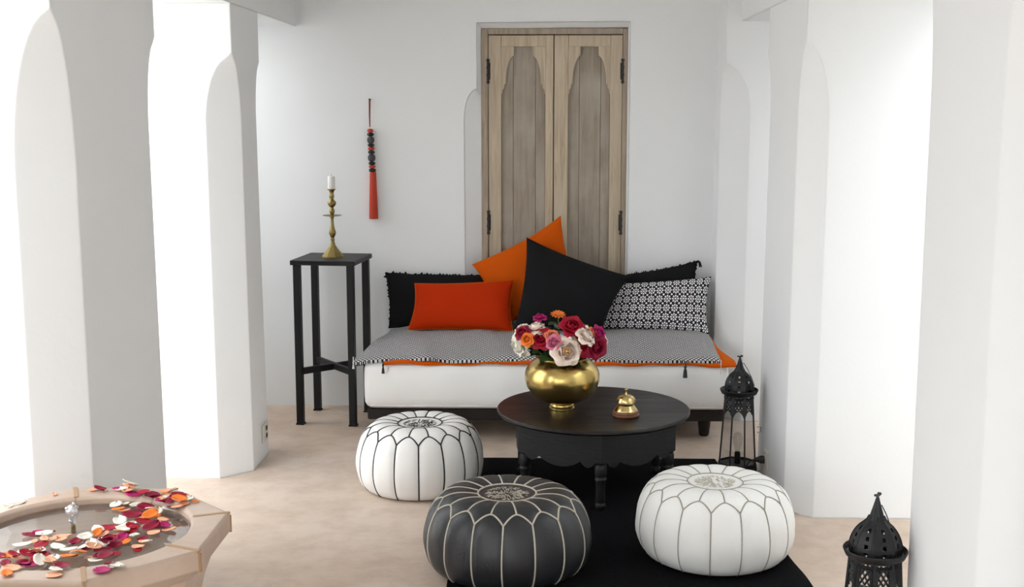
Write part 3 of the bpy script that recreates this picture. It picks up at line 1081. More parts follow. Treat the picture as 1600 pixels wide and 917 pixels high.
def rose(label, colour, pos, R, d, rings=RINGS_OPEN, core=None, leaves=0, seed=0, cat='rose', name='rose'):
    rng = random.Random(seed)
    pos = Vector(pos)
    d = Vector(d).normalized()
    base = pos - d * R * 0.55
    root = thing(name, label, cat, base, group='roses in the brass bowl')
    A = axis_mtx(d) @ Matrix.Rotation(rng.uniform(0, 6.28), 4, 'Z')
    # R is the outer radius of the open bloom
    s = R / 0.98
    for kind, n, tilt, rr in rings:
        me = get_petal(kind, core if (core and kind == 'core') else colour)
        off = rng.uniform(0, 6.28)
        for i in range(n):
            az = off + 2 * pi * i / n + rng.uniform(-.12, .12)
            T = radians(tilt + rng.uniform(-5, 6))
            mt = A @ Matrix.Rotation(az, 4, 'Z') @ Matrix.Translation((0, rr * s, 0)) @ Matrix.Rotation(-T, 4, 'X') @ Matrix.Scale(s * rng.uniform(0.92, 1.06), 4)
            inst('petal', me, root, mt)
    bud = MB().lathe([(0.10, 0.1), (0.17, 0.3), (0.16, 0.48), (0.09, 0.60), (0.02, 0.63)], 10, rfun=lambda a, k: 1 + 0.16 * cos(3 * a + k * 0.9)).build('bud', PETALS[core or colour], root, smooth=True)
    bud.matrix_basis = A @ Matrix.Scale(s, 4)
    # calyx and stem running down into the bowl
    c = MB()
    c.lathe([(0.02 * R, -0.22 * R), (0.16 * R, -0.12 * R), (0.17 * R, 0.0), (0.05 * R, 0.1 * R)], 8)
    cal = c.build('calyx', STEM, root, smooth=True)
    cal.matrix_basis = A
    inb = Vector((BX + (pos.x - BX) * 0.18, BY + (pos.y - BY) * 0.18, TH + 0.12)) - base
    mid = Vector((inb.x + (0 - inb.x) * 0.45, inb.y + (0 - inb.y) * 0.45, max(inb.z * 0.30, TH + 0.245 - base.z)))
    p0, p3 = -d * 0.1 * R, inb
    pts = []
    for i in range(9):
        t = i / 8
        pts.append(p0 * (1 - t) ** 2 + mid * 2 * t * (1 - t) + p3 * t * t)
    MB().tube(pts, 0.0028, 6).build('stem', STEM, root, smooth=True)
    for k in range(leaves):
        q = pts[2 + k % 3]
        dirv = Vector((rng.uniform(-1, 1), -rng.uniform(0.2, 1), rng.uniform(-0.25, 0.5))).normalized()
        add_leaf(root, q, dirv, rng.uniform(0.035, 0.05), rng)
    return root


_leaf = None
def add_leaf(root, p, dirv, size, rng):
    global _leaf
    if _leaf is None:
        b = MB()
        def fn(u, v):
            a = u * 2 - 1
            wd = 0.36 * sin(pi * min(1, v * 0.97 + 0.03)) ** 0.8
            return (a * wd, 0.10 * abs(a) - 0.18 * v * v, v)
        b.grid(fn, 4, 7)
        _leaf = b.mesh('leaf', LEAF, True)
    mt = Matrix.Translation(p) @ axis_mtx(dirv) @ Matrix.Rotation(rng.uniform(-.8, .8), 4, 'Z') @ Matrix.Scale(size, 4)
    inst('leaf', _leaf, root, mt)


# label, colour, position, radius, facing, rings, core, leaves
FLW = [
    ('large crimson rose at the top right of the bouquet', 'red', (0.123, 5.06, 0.750), 0.049, (0.15, -0.8, 0.75), RINGS_FULL, None, 3),
    ('big open blush rose with apricot heart at the front of the bouquet', 'blush', (0.098, 5.005, 0.648), 0.060, (0.02, -1, 0.22), RINGS_OPEN, 'blushcore', 2),
    ('crimson rose left of centre beside the orange rose', 'red', (-0.010, 5.050, 0.698), 0.045, (-0.15, -0.9, 0.45), RINGS_FULL, None, 3),
    ('small bright orange rose on the left of the bouquet', 'orange', (-0.073, 5.045, 0.690), 0.029, (-0.4, -0.9, 0.3), RINGS_FULL, None, 2),
    ('dark crimson rose at the upper left of the bouquet', 'darkred', (-0.094, 5.075, 0.716), 0.034, (-0.5, -0.6, 0.6), RINGS_FULL, None, 1),
    ('drooping cream white rose at the far left of the bouquet', 'white', (-0.118, 5.115, 0.645), 0.052, (-0.85, -0.5, -0.25), RINGS_OPEN, None, 2),
    ('cream white rose behind the dark crimson one on the left', 'white', (-0.108, 5.165, 0.715), 0.040, (-0.7, -0.1, 0.7), RINGS_OPEN, None, 0),
    ('flat blush rose seen from the side at the upper left', 'blush', (-0.032, 5.09, 0.742), 0.040, (-0.1, -0.2, 1), RINGS_OPEN, None, 1),
    ('small magenta rose at the top left of the bouquet', 'magenta', (-0.016, 5.13, 0.774), 0.027, (-0.1, -0.3, 1), RINGS_FULL, None, 1),
    ('coral rose in the middle of the bouquet', 'coral', (0.038, 5.045, 0.706), 0.031, (0.1, -0.8, 0.6), RINGS_FULL, None, 2),
    ('pink and white rose just left of the big blush rose', 'pink', (0.043, 5.015, 0.679), 0.033, (-0.15, -1, 0.1), RINGS_OPEN, None, 1),
    ('crimson rose right of the big blush rose', 'red', (0.170, 5.055, 0.664), 0.045, (0.35, -0.9, 0.2), RINGS_FULL, None, 2),
    ('blush rose leaning to the right side of the bouquet', 'blush', (0.188, 5.022, 0.716), 0.044, (0.62, -0.25, 0.75), RINGS_OPEN, None, 1),
    ('cream white rose behind the blush rose on the right', 'white', (0.172, 5.11, 0.736), 0.042, (0.3, 0.1, 1), RINGS_OPEN, None, 1),
    ('tiny orange rose tucked in on the right', 'orange', (0.212, 5.09, 0.715), 0.024, (0.5, -0.6, 0.6), RINGS_FULL, None, 0),
    ('magenta rose at the far right of the bouquet', 'magenta', (0.243, 5.105, 0.708), 0.036, (0.7, -0.6, 0.5), RINGS_FULL, None, 1),
    ('dark crimson rose at the lower right of the bouquet', 'darkred', (0.232, 5.07, 0.650), 0.050, (0.6, -0.9, 0.0), RINGS_FULL, None, 2),
    ('pale cream rose showing at the right edge behind the dark crimson one', 'white', (0.268, 5.15, 0.670), 0.032, (0.9, 0.1, 0.3), RINGS_OPEN, None, 0),
]
for i, (lb, cl, ps, R, dv, rg, cr, lv) in enumerate(FLW):
    rose(lb, cl, ps, R, dv, rg, cr, lv, seed=40 + i)


def gerbera():
    pos = Vector((0.063, 5.16, 0.776))
    d = Vector((0.05, -0.35, 0.95)).normalized()
    root = thing('daisy', 'orange daisy standing highest at the back of the bouquet', 'flower', pos)
    A = axis_mtx(d)
    me = petal_mesh('petal', PETALS['orange'], 0.0065, 0.036, 0.2, 0.2)
    for ring, n, t in ((0, 12, 76), (1, 10, 58)):
        for i in range(n):
            mt = A @ Matrix.Rotation(2 * pi * (i + ring * 0.5) / n, 4, 'Z') @ Matrix.Rotation(radians(-t), 4, 'X') @ Matrix.Scale(1 - ring * 0.22, 4)
            inst('petal', me, root, mt)
    o = MB().lathe([(0.008, -0.002), (0.009, 0.002), (0.005, 0.006), (0.001, 0.007)], 12).build('centre', PETALS['coral'], root, smooth=True)
    o.matrix_basis = A
    MB().tube([(0, 0, -0.001), (0.004, 0.008, -0.08), (0.012, 0.012, -0.2), (0.018, 0.012, -0.3)], 0.003, 6).build('stem', STEM, root, smooth=True)
    rng = random.Random(3)
    for q in ((-0.01, -0.01, -0.035), (0.0, -0.01, -0.05), (-0.02, -0.02, -0.06), (0.0, -0.015, -0.075)):
        add_leaf(root, Vector(q), Vector((rng.uniform(-1, .3), -0.7, rng.uniform(-.3, .3))), 0.045, rng)
gerbera()
fo = thing('foliage_sprig', 'dark green rose leaves spilling over the bowl rim', 'leaves', (BX, BY, TH + 0.20))
rng = random.Random(11)
MB().tube([(0, 0, -0.1), (0, 0, 0.05)], 0.003, 6).build('stem', STEM, fo)
for k in range(46):
    a = rng.uniform(pi, 2 * pi) if k < 34 else rng.uniform(0, 2 * pi)
    rr = rng.uniform(0.05, 0.10)
    p = Vector((rr * cos(a), rr * sin(a), rng.uniform(0.045, 0.085)))
    dv = Vector((cos(a) * 1.2 + rng.uniform(-.4, .4), sin(a) + rng.uniform(-.3, .3), rng.uniform(-0.25, 0.5)))
    add_leaf(fo, p, dv, rng.uniform(0.04, 0.065), rng)

# ================================================================== LEATHER POUFS
PPROF = [(0.0, 0.915), (0.18, 0.920), (0.34, 0.935), (0.47, 0.955), (0.60, 0.962), (0.715, 0.940), (0.815, 0.885), (0.895, 0.795), (0.952, 0.675), (0.988, 0.545), (1.0, 0.42), (0.997, 0.31),
         (0.97, 0.20), (0.925, 0.105), (0.865, 0.035), (0.80, 0.0)]


def catmull(prof, t):
    n = len(prof) - 1
    x = min(max(t, 0), 1) * n
    i = min(int(x), n - 1)
    f = x - i
    p0, p1, p2, p3 = prof[max(i - 1, 0)], prof[i], prof[i + 1], prof[min(i + 2, n)]
    out = []
    for a, b_, c, d in zip(p0, p1, p2, p3):
        out.append(0.5 * ((2 * b_) + (-a + c) * f + (2 * a - 5 * b_ + 4 * c - d) * f * f + (-a + 3 * b_ - 3 * c + d) * f ** 3))
    return out


def pouf(label, loc, R, h, leather, seam_m, emb_m, phase, seed, lean=0.0, N=16, sw=0.0032):
    rng = random.Random(seed)
    root = thing('leather_pouf', label, 'pouf', loc, phase)
    d = 2 * pi / N
    S_C, S_P, S_V, S_B = 2.1 / 15, 5.6 / 15, 6.85 / 15, 14.3 / 15   # ring, scallop peak, valley, hem (profile parameter)
    lob = [rng.uniform(0.99, 1.012) for _ in range(N)]
    def base(th, s):
        r, z = catmull(PPROF, s)
        k = 1 + 0.012 * sin(th * 2 + seed) + 0.008 * sin(th * 3 + seed * 2)
        zz = z * h * (1 + lean * cos(th + 0.6) * min(1, r * 1.2))
        return Vector((r * R * k * cos(th), r * R * k * sin(th), zz))
    def normal(th, s):
        e = 1e-3
        a = base(th + e, s) - base(th - e, s)
        c = base(th, min(1, s + e)) - base(th, max(0, s - e))
        n = c.cross(a)
        if n.length < 1e-12: return Vector((0, 0, 1))
        n.normalize()
        p = base(th, s)
        if n.dot(Vector((p.x, p.y, (p.z - h * 0.45) * 1.5))) < 0: n = -n
        return n
    def sb(t):      # t in [-1,1] across a side panel: scalloped border, rounded peak in the middle, sharp valley at the seams
        return S_V - (S_V - S_P) * (1 - abs(t) ** 1.7)
    puff = 0.006
    sides = []
    # side panels between seams at k*d, peak at (k+.5)*d
    for k in range(N):
        def side(u, v):
            t = u * 2 - 1
            th = (k + u) * d
            s = sb(t) + (S_B - sb(t)) * v
            pf = puff * (max(0, 1 - t ** 4)) * min(1, 6 * v * (1 - v) + 0.0) ** 0.7
            pf += 0.0015 * sin(v * 16 + k * 2.1) * (1 - t * t) * v * (1 - v) * 4
            return base(th, s) + normal(th, s) * pf
        sides.append(MB().grid(side, 8, 14).build('side_panel', leather, root, smooth=True))
        def top(u, v):
            th = (k - 0.5 + u) * d
            t = u * 2 - 1                                   # valley at t = 0
            tb = 1 - abs(t)                                 # position on the neighbouring panel
            s1 = sb(tb)
            s = S_C + (s1 - S_C) * v
            pf = puff * 0.8 * max(0, 1 - t ** 4) * (4 * v * (1 - v)) ** 0.6
            return base(th, s) + normal(th, s) * pf
        MB().grid(top, 8, 9).build('petal_panel', leather, root, smooth=True)
    b = MB()
    b.grid(lambda u, v: base(u * 2 * pi, 0.002 + (S_C - 0.002) * v) + Vector((0, 0, 0.002 * (1 - v * v))), 48, 4, wrap_u=True)
    b.f.append(tuple(range(48)))
    b.build('centre_disc', leather, root, smooth=True)
    # closed stuffing underneath everything, and the flat sole
    b = MB()
    prof = []
    for i in range(24):
        r, z = catmull(PPROF, 0.02 + 0.98 * i / 23)
        prof.append((max(0.01, r * R * 0.975), max(0.002, z * h * 0.985)))
    b.lathe(prof, 40)
    b.build('sole', leather, root, smooth=True)
    # raised seams
    def curve(fn, n):
        return [fn(i / n) for i in range(n + 1)]
    def P(th, s, l=0.0006):
        return base(th, s) + normal(th, s) * l
    MB().tube(curve(lambda t: P(t * 2 * pi, S_C), 64), sw, 5, cap=False).build('seam_ring', seam_m, root, smooth=True)
    for k in range(N):
        s_ = MB()
        wob = rng.uniform(-0.02, 0.02)
        s_.tube(curve(lambda t: P(k * d + wob * sin(t * pi) * d * 2, S_V + (S_B - S_V) * t), 14), sw, 5)
        s_.tube(curve(lambda t: P((k + t) * d, sb(t * 2 - 1)), 14), sw, 5)
        s_.tube(curve(lambda t: P((k + 0.5) * d + wob * d * sin(t * pi), S_C + (S_P - S_C) * t), 9), sw, 5)
        s_.build('seam', seam_m, sides[k], smooth=True)
    e = MB()
    rc = base(0, S_C).xy.length * 0.80
    zt = base(0, 0.05).z + 0.0025
    for i in range(150):
        a = 2 * pi * i / 150 * 7 + rng.uniform(-.05, .05)
        r0 = rc * sqrt(rng.uniform(0.0, 0.75))
        lnr = rc * rng.uniform(0.12, 0.32)
        aa = a + rng.choice((0, 0, 0.5, -0.5, 0.9, -0.9))
        x0, y0 = r0 * cos(a), r0 * sin(a)
        x1, y1 = x0 + lnr * cos(aa), y0 + lnr * sin(aa)
        q = sqrt(x1 * x1 + y1 * y1)
        if q > rc: x1, y1 = x1 * rc / q, y1 * rc / q
        e.tube([(x0, y0, zt), ((x0 + x1) / 2, (y0 + y1) / 2, zt + 0.002), (x1, y1, zt)], 0.0011, 4)
    e.build('embroidery', emb_m, root)
    return root


pouf('white leather pouf with black stitching, near the daybed', (-0.540, 5.195, 0.0), 0.275, 0.305, LEATHER_W, SEAM_K, SEAM_K, radians(-90 + 4), 3)
pouf('black leather pouf with cream stitching and embroidered top', (-0.128, 4.195, RZ), 0.292, 0.292, LEATHER_B, SEAM_C, SEAM_C, radians(-90 - 1), 5, sw=0.0036)
pouf('ivory leather pouf with taupe stitching, right of the black pouf', (0.634, 4.35, RZ), 0.289, 0.292, LEATHER_C, SEAM_T, SEAM_C, radians(-90 + 12), 8, sw=0.0026)


# ================================================================== LANTERNS
def lantern(label, loc, S, rz, latch):
    root = thing('moroccan_lantern', label, 'lantern', loc, rz)
    N = 8
    dlt = 2 * pi / N
    ph = dlt / 2
    rt, rb, zt, zb = 0.066 * S, 0.088 * S, 0.372 * S, 0.045 * S
    def corner(k, r):
        a = ph + k * dlt
        return Vector((r * cos(a), r * sin(a)))
    def ring(r, z): return [(*corner(k, r), z) for k in range(N)]
    # base tray with feet
    MB().lathe([(rb * 1.02, zb - 0.03 * S), (rb * 1.10, zb - 0.026 * S), (rb * 1.10, zb - 0.006 * S), (rb * 1.0, zb)], N, phase=ph).build('base_tray', LANTERN, root)
    for k in range(0, N, 2):
        c = corner(k, rb * 0.98)
        MB().lathe([(0.004 * S, 0), (0.008 * S, 0.003 * S), (0.006 * S, zb - 0.028 * S)], 8, (c.x, c.y, 0)).build('foot', LANTERN, root, smooth=True)
    # corner posts, leaning in towards the top
    for k in range(N):
        a, c = corner(k, rb), corner(k, rt)
        MB().tube([(a.x, a.y, zb), (c.x, c.y, zt)], 0.0052 * S, 4).build('post', LANTERN, root)
    # glass and fretwork between the posts
    for k in range(N):
        a0, a1 = corner(k, rb), corner(k + 1, rb)
        c0, c1 = corner(k, rt), corner(k + 1, rt)
        def pt(u, v, o=0.0):
            lo = a0 * (1 - u) + a1 * u
            hi = c0 * (1 - u) + c1 * u
            p = lo * (1 - v) + hi * v
            q = p * (1 + o)
            return Vector((q.x, q.y, zb + (zt - zb) * v))
        g = MB()
        g.add([pt(0.04, 0.0, -0.03), pt(0.96, 0, -0.03), pt(0.96, 1, -0.03), pt(0.04, 1, -0.03)], [(0, 1, 2, 3)])
        pane = g.build('glass_pane', GLASS, root)
        f = MB()
        def bar(u0, v0, u1, v1, r=0.0030):
            f.tube([pt(u0, v0), pt(u1, v1)], r * S, 4)
        # band with a diagonal cross and a pointed arch under it
        V0, V1 = 0.80, 0.955
        bar(0.06, V1, 0.94, V1, 0.006); bar(0.2, V0, 0.8, V1); bar(0.8, V0, 0.2, V1)
        m0 = (V0 + V1) / 2
        bar(0.5, V0 + 0.01, 0.22, m0); bar(0.22, m0, 0.5, V1); bar(0.5, V1, 0.78, m0); bar(0.78, m0, 0.5, V0 + 0.01)
        for s in (0.13, 0.87):
            bar(s, V0 - 0.06, s, V1, 0.0056)
        prev = None
        def sheet(pts):
            n = len(pts)
            f.add([pt(u, v, 0.01) for u, v in pts] + [pt(u, v, -0.005) for u, v in pts],
                  [tuple(range(n)), tuple(reversed(range(n, 2 * n)))] + [((i + 1) % n, i, n + i, n + (i + 1) % n) for i in range(n)])
        arc = []
        for i in range(9):
            t = i / 8
            arc.append((0.08 + 0.42 * t, 0.70 + 0.085 * sin(t * pi / 2) ** 0.8 + (0.012 if i == 8 else 0)))
        sheet([(0.03, V0 + 0.004), (0.03, 0.68)] + arc + [(0.5, V0 + 0.004)])
        sheet([(1 - u, v) for u, v in reversed(arc)] + [(0.97, 0.68), (0.97, V0 + 0.004), (0.5, V0 + 0.004)])
        f.build('fretwork', LANTERN, pane)
        MB().tube([pt(0, 0.01), pt(1, 0.01)], 0.005 * S, 4).build('bottom_rail', LANTERN, pane)
    # wide octagonal brim, slightly dished
    b = MB()
    rings = [(rt * 0.98, zt - 0.004 * S), (0.080 * S, zt + 0.004 * S), (0.0875 * S, zt + 0.021 * S), (0.085 * S, zt + 0.024 * S), (0.077 * S, zt + 0.010 * S), (0.062 * S, zt + 0.006 * S)]
    b.lathe(rings, 32, cap=False)
    b.f += []
    b.build('brim', LANTERN, root, smooth=40)
    # pierced onion dome: eight facets with real holes
    dome = [(0.064, 0.006), (0.0665, 0.018), (0.067, 0.028), (0.0665, 0.038), (0.064, 0.050), (0.0605, 0.060), (0.056, 0.070), (0.050, 0.080), (0.042, 0.090), (0.033, 0.098), (0.025, 0.106), (0.019, 0.118)]
    holes = {1, 3, 5, 7}
    for k in range(N):
        f = MB()
        cols = [0, 0.16, 0.40, 0.60, 0.84, 1.0]
        vs_ = []
        for (r, z) in dome:
            p0, p1 = corner(k, r * S / cos(dlt / 2) * 0.97), corner(k + 1, r * S / cos(dlt / 2) * 0.97)
            for i, u in enumerate(cols):
                q = p0 * (1 - u) + p1 * u
                vs_.append((q.x, q.y, zt + z * S))
        fs = []
        for j in range(len(dome) - 1):
            for i in range(5):
                if j in holes and i == 2: continue
                if j == 3 and i in (1, 3) and False: continue
                fs.append((j * 6 + i, j * 6 + i + 1, (j + 1) * 6 + i + 1, (j + 1) * 6 + i))
        f.add(vs_, fs)
        facet = f.build('dome_facet', LANTERN, root)
        rib = MB()
        rib.tube([(*corner(k, r * S / cos(dlt / 2) * 0.97), zt + z * S) for r, z in dome], 0.0018 * S, 4)
        rib.build('dome_rib', LANTERN, facet)
    # spire and bow-shaped finial
    MB().lathe([(0.0205 * S, zt + 0.112 * S), (0.019 * S, zt + 0.120 * S), (0.012 * S, zt + 0.142 * S), (0.004 * S, zt + 0.170 * S), (0.003 * S, zt + 0.173 * S)], 8).build('spire', LANTERN, root, smooth=40)
    fin = MB()
    for s in (-1, 1):
        fin.add([(0, -0.003 * S, zt + 0.171 * S), (0, 0.003 * S, zt + 0.171 * S), (s * 0.012 * S, 0.005 * S, zt + 0.180 * S), (s * 0.012 * S, -0.005 * S, zt + 0.180 * S),
                 (0, -0.003 * S, zt + 0.177 * S), (0, 0.003 * S, zt + 0.177 * S), (s * 0.014 * S, 0.005 * S, zt + 0.174 * S), (s * 0.014 * S, -0.005 * S, zt + 0.174 * S)],
                [(0, 1, 6, 7), (4, 5, 2, 3), (0, 4, 3, 7), (1, 6, 2, 5), (6, 2, 3, 7), (0, 1, 5, 4)])
    fin.build('finial', LANTERN, root)
    # wire bail folded down on both sides
    for s in (-1, 1):
        pth = [(s * 0.012 * S, 0, zt + 0.140 * S), (s * 0.020 * S, 0.004 * S, zt + 0.142 * S), (s * 0.040 * S, 0.01 * S, zt + 0.112 * S), (s * 0.062 * S, 0.016 * S, zt + 0.070 * S), (s * 0.078 * S, 0.02 * S, zt + 0.028 * S)]
        MB().tube(pth, 0.0016 * S, 5).build('wire_bail', LANTERN, root, smooth=True)
    # lamp holder and bulb inside
    MB().lathe([(0.014 * S, zb), (0.014 * S, zb + 0.05 * S), (0.011 * S, zb + 0.055 * S)], 12).build('lamp_holder', DARK, root)
    MB().lathe([(0.010 * S, zb + 0.055 * S), (0.022 * S, zb + 0.10 * S), (0.024 * S, zb + 0.12 * S), (0.017 * S, zb + 0.14 * S), (0.004 * S, zb + 0.147 * S)], 14).build('bulb', GLASS, root, smooth=True)
    if latch:
        a = latch
        r = rb * 0.99
        zq = 0.205 * S
        p = Vector((r * cos(a), r * sin(a), zq))
        o = Vector((cos(a), sin(a), 0)) * 0.016 * S
        MB().tube([p + Vector((0, 0, .012)), p + o + Vector((0, 0, .012)), p + o - Vector((0, 0, .012)), p - Vector((0, 0, .012))], 0.0014, 4).build('latch', LANTERN, root)
    return root


lantern('black pierced metal lantern standing by the daybed corner', (0.884, 5.39, 0.013), 0.985, radians(-99.3 - 45), radians(144.3))
lantern('black pierced metal lantern in the right foreground', (0.944, 3.335, 0.0), 1.03, radians(-105.8 - 22.5), None)

# wall outlet with the far lantern's plug and cord
so = thing('wall_outlet', 'white outlet low on the right pier behind the lantern', 'outlet', (XR - 0.012, 5.285, 0.105))
MB().bevbox((-0.003, 0, 0), (0.010, 0.08, 0.08), 0.003).build('plate', PLASTIC, so)
MB().lathe([(0.020, 0.0), (0.021, 0.004), (0.017, 0.004)], 16).build('socket_ring', PLASTIC, so).matrix_basis = Matrix.Translation((-0.008, 0, 0)) @ Matrix.Rotation(-pi / 2, 4, 'Y')
cp = thing('power_cord', 'black plug and cord running from the outlet to the lantern', 'cord', (XR - 0.024, 5.285, 0.105))
MB().lathe([(0.018, 0.0), (0.018, 0.016), (0.011, 0.034), (0.006, 0.046)], 12).build('plug', DARK, cp, smooth=40).matrix_basis = Matrix.Translation((0, 0, 0)) @ Matrix.Rotation(-pi / 2, 4, 'Y')
MB().tube([(-0.044, 0, 0), (-0.060, 0.002, -0.006), (-0.076, 0.01, -0.03), (-0.082, 0.03, -0.075), (-0.082, 0.06, -0.099), (-0.06, 0.105, -0.101), (-0.018, 0.16, -0.101)], 0.0032, 6).build('cord', DARK, cp, smooth=True)
# left pier outlet
so = thing('wall_outlet', 'small cream double outlet low on the left pier', 'outlet', (XL + 0.0165, 5.625, 0.125))
MB().bevbox((0, 0, 0), (0.009, 0.10, 0.085), 0.003).build('plate', PLASTIC, so)
for q in (-0.018, 0.018):
    MB().bevbox((0.0045, 0.012, q), (0.003, 0.03, 0.022), 0.001).build('socket_hole', DARK, so)

# ================================================================== STONE BASIN
BCX, BCY, BZ, BR, BRI = -1.156, 2.888, 0.60, 0.371, 0.270
bs = thing('stone_basin', 'octagonal pink stone basin strewn with petals in the left corner', 'fountain', (BCX, BCY, 0))
N = 8
oc = lambda k, r: Vector((r * cos(pi / 8 + k * pi / 4), r * sin(pi / 8 + k * pi / 4)))
# pedestal, flaring up to the rim
MB().lathe([(0.30, 0), (0.31, 0.02), (0.26, 0.10), (0.265, 0.30), (0.30, 0.44), (0.335, 0.535)], 8, phase=pi / 8).build('pedestal', STONE, bs)
for k in range(8):
    a0, a1 = pi / 8 + k * pi / 4, pi / 8 + (k + 1) * pi / 4
    o0, o1 = oc(k, BR), oc(k + 1, BR)
    b = MB()
    M_ = 8
    vs_ = []
    rows = []
    def row(pts): 
        rows.append(len(vs_)); vs_.extend(pts)
    out_t = [o0.lerp(o1, i / M_) for i in range(M_ + 1)]
    inn = [Vector((BRI * cos(a0 + (a1 - a0) * i / M_), BRI * sin(a0 + (a1 - a0) * i / M_))) for i in range(M_ + 1)]
    sc = 0.992
    row([(p.x, p.y, BZ - 0.075) for p in inn])
    row([(p.x, p.y, BZ - 0.008) for p in inn])
    row([(p.x * 1.03, p.y * 1.03, BZ) for p in inn])
    row([(p.x * 0.982, p.y * 0.982, BZ) for p in out_t])
    row([(p.x, p.y, BZ - 0.007) for p in out_t])
    row([(p.x, p.y, BZ - 0.048) for p in out_t])
    row([(p.x * 0.90, p.y * 0.90, BZ - 0.080) for p in out_t])
    fs = []
    w = M_ + 1
    nr = len(rows)
    for r_ in range(nr):
        r2 = (r_ + 1) % nr
        for i in range(M_):
            fs.append((rows[r_] + i, rows[r_] + i + 1, rows[r2] + i + 1, rows[r2] + i))
    fs.append(tuple(rows[r_] for r_ in range(nr)))
    fs.append(tuple(rows[r_] + M_ for r_ in reversed(range(nr))))
    b.add(vs_, fs)
    b.build('rim_stone', STONE, bs)
    # ochre joint strip at each corner
    ca = Vector((cos(a0), sin(a0)))
    j = MB()
    j.box((ca.x * (BRI + BR) / 2 * 1.01, ca.y * (BRI + BR) / 2 * 1.01, BZ - 0.0005), ((BR - BRI) * 0.93, 0.011, 0.004), Matrix.Rotation(a0, 3, 'Z'))
    j.box((ca.x * (BR - 0.0005), ca.y * (BR - 0.0005), BZ - 0.030), (0.006, 0.008, 0.045), Matrix.Rotation(a0, 3, 'Z'))
    j.build('joint_strip', JOINT, bs)
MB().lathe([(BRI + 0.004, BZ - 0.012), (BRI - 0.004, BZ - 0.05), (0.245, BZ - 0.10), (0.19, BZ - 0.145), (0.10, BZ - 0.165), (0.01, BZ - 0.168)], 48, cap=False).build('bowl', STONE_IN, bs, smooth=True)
WZ = BZ - 0.02
wtr = MB()
wtr.grid(lambda u, v: ((BRI - 0.001) * v * cos(u * 2 * pi), (BRI - 0.001) * v * sin(u * 2 * pi), WZ + 0.0012 * sin(v * 40) * math.exp(-v * 3)), 64, 24, wrap_u=True)
wtr.build('water', WATER, bs, smooth=True)
jet = MB()
jet.lathe([(0.006, -0.10), (0.006, 0.004), (0.004, 0.006)], 10, (0, 0, WZ))
jet.build('jet_nozzle', BRASS_OLD, bs, loc=(-0.045, 0.075, 0))
jm = glass_mat('frothy_water', (0.95, 0.96, 0.97), 0.35, 0.45)
jw = MB()
rng = random.Random(5)
jw.lathe([(0.006, 0.004), (0.008, 0.02), (0.012, 0.03), (0.016, 0.04), (0.014, 0.052), (0.006, 0.058)], 12, (0, 0, WZ), rfun=lambda a, k: 1 + 0.18 * sin(3 * a + k))
for k in range(16):
    a = rng.uniform(0, 6.28); r = rng.uniform(0.004, 0.018); z = WZ + rng.uniform(0.02, 0.06); q = rng.uniform(0.002, 0.005)
    jw.lathe([(q * .3, -q), (q, -q * .3), (q, q * .3), (q * .3, q)], 6, (r * cos(a), r * sin(a), z))
jw.build('water_jet', jm, bs, smooth=True, loc=(-0.045, 0.075, 0))

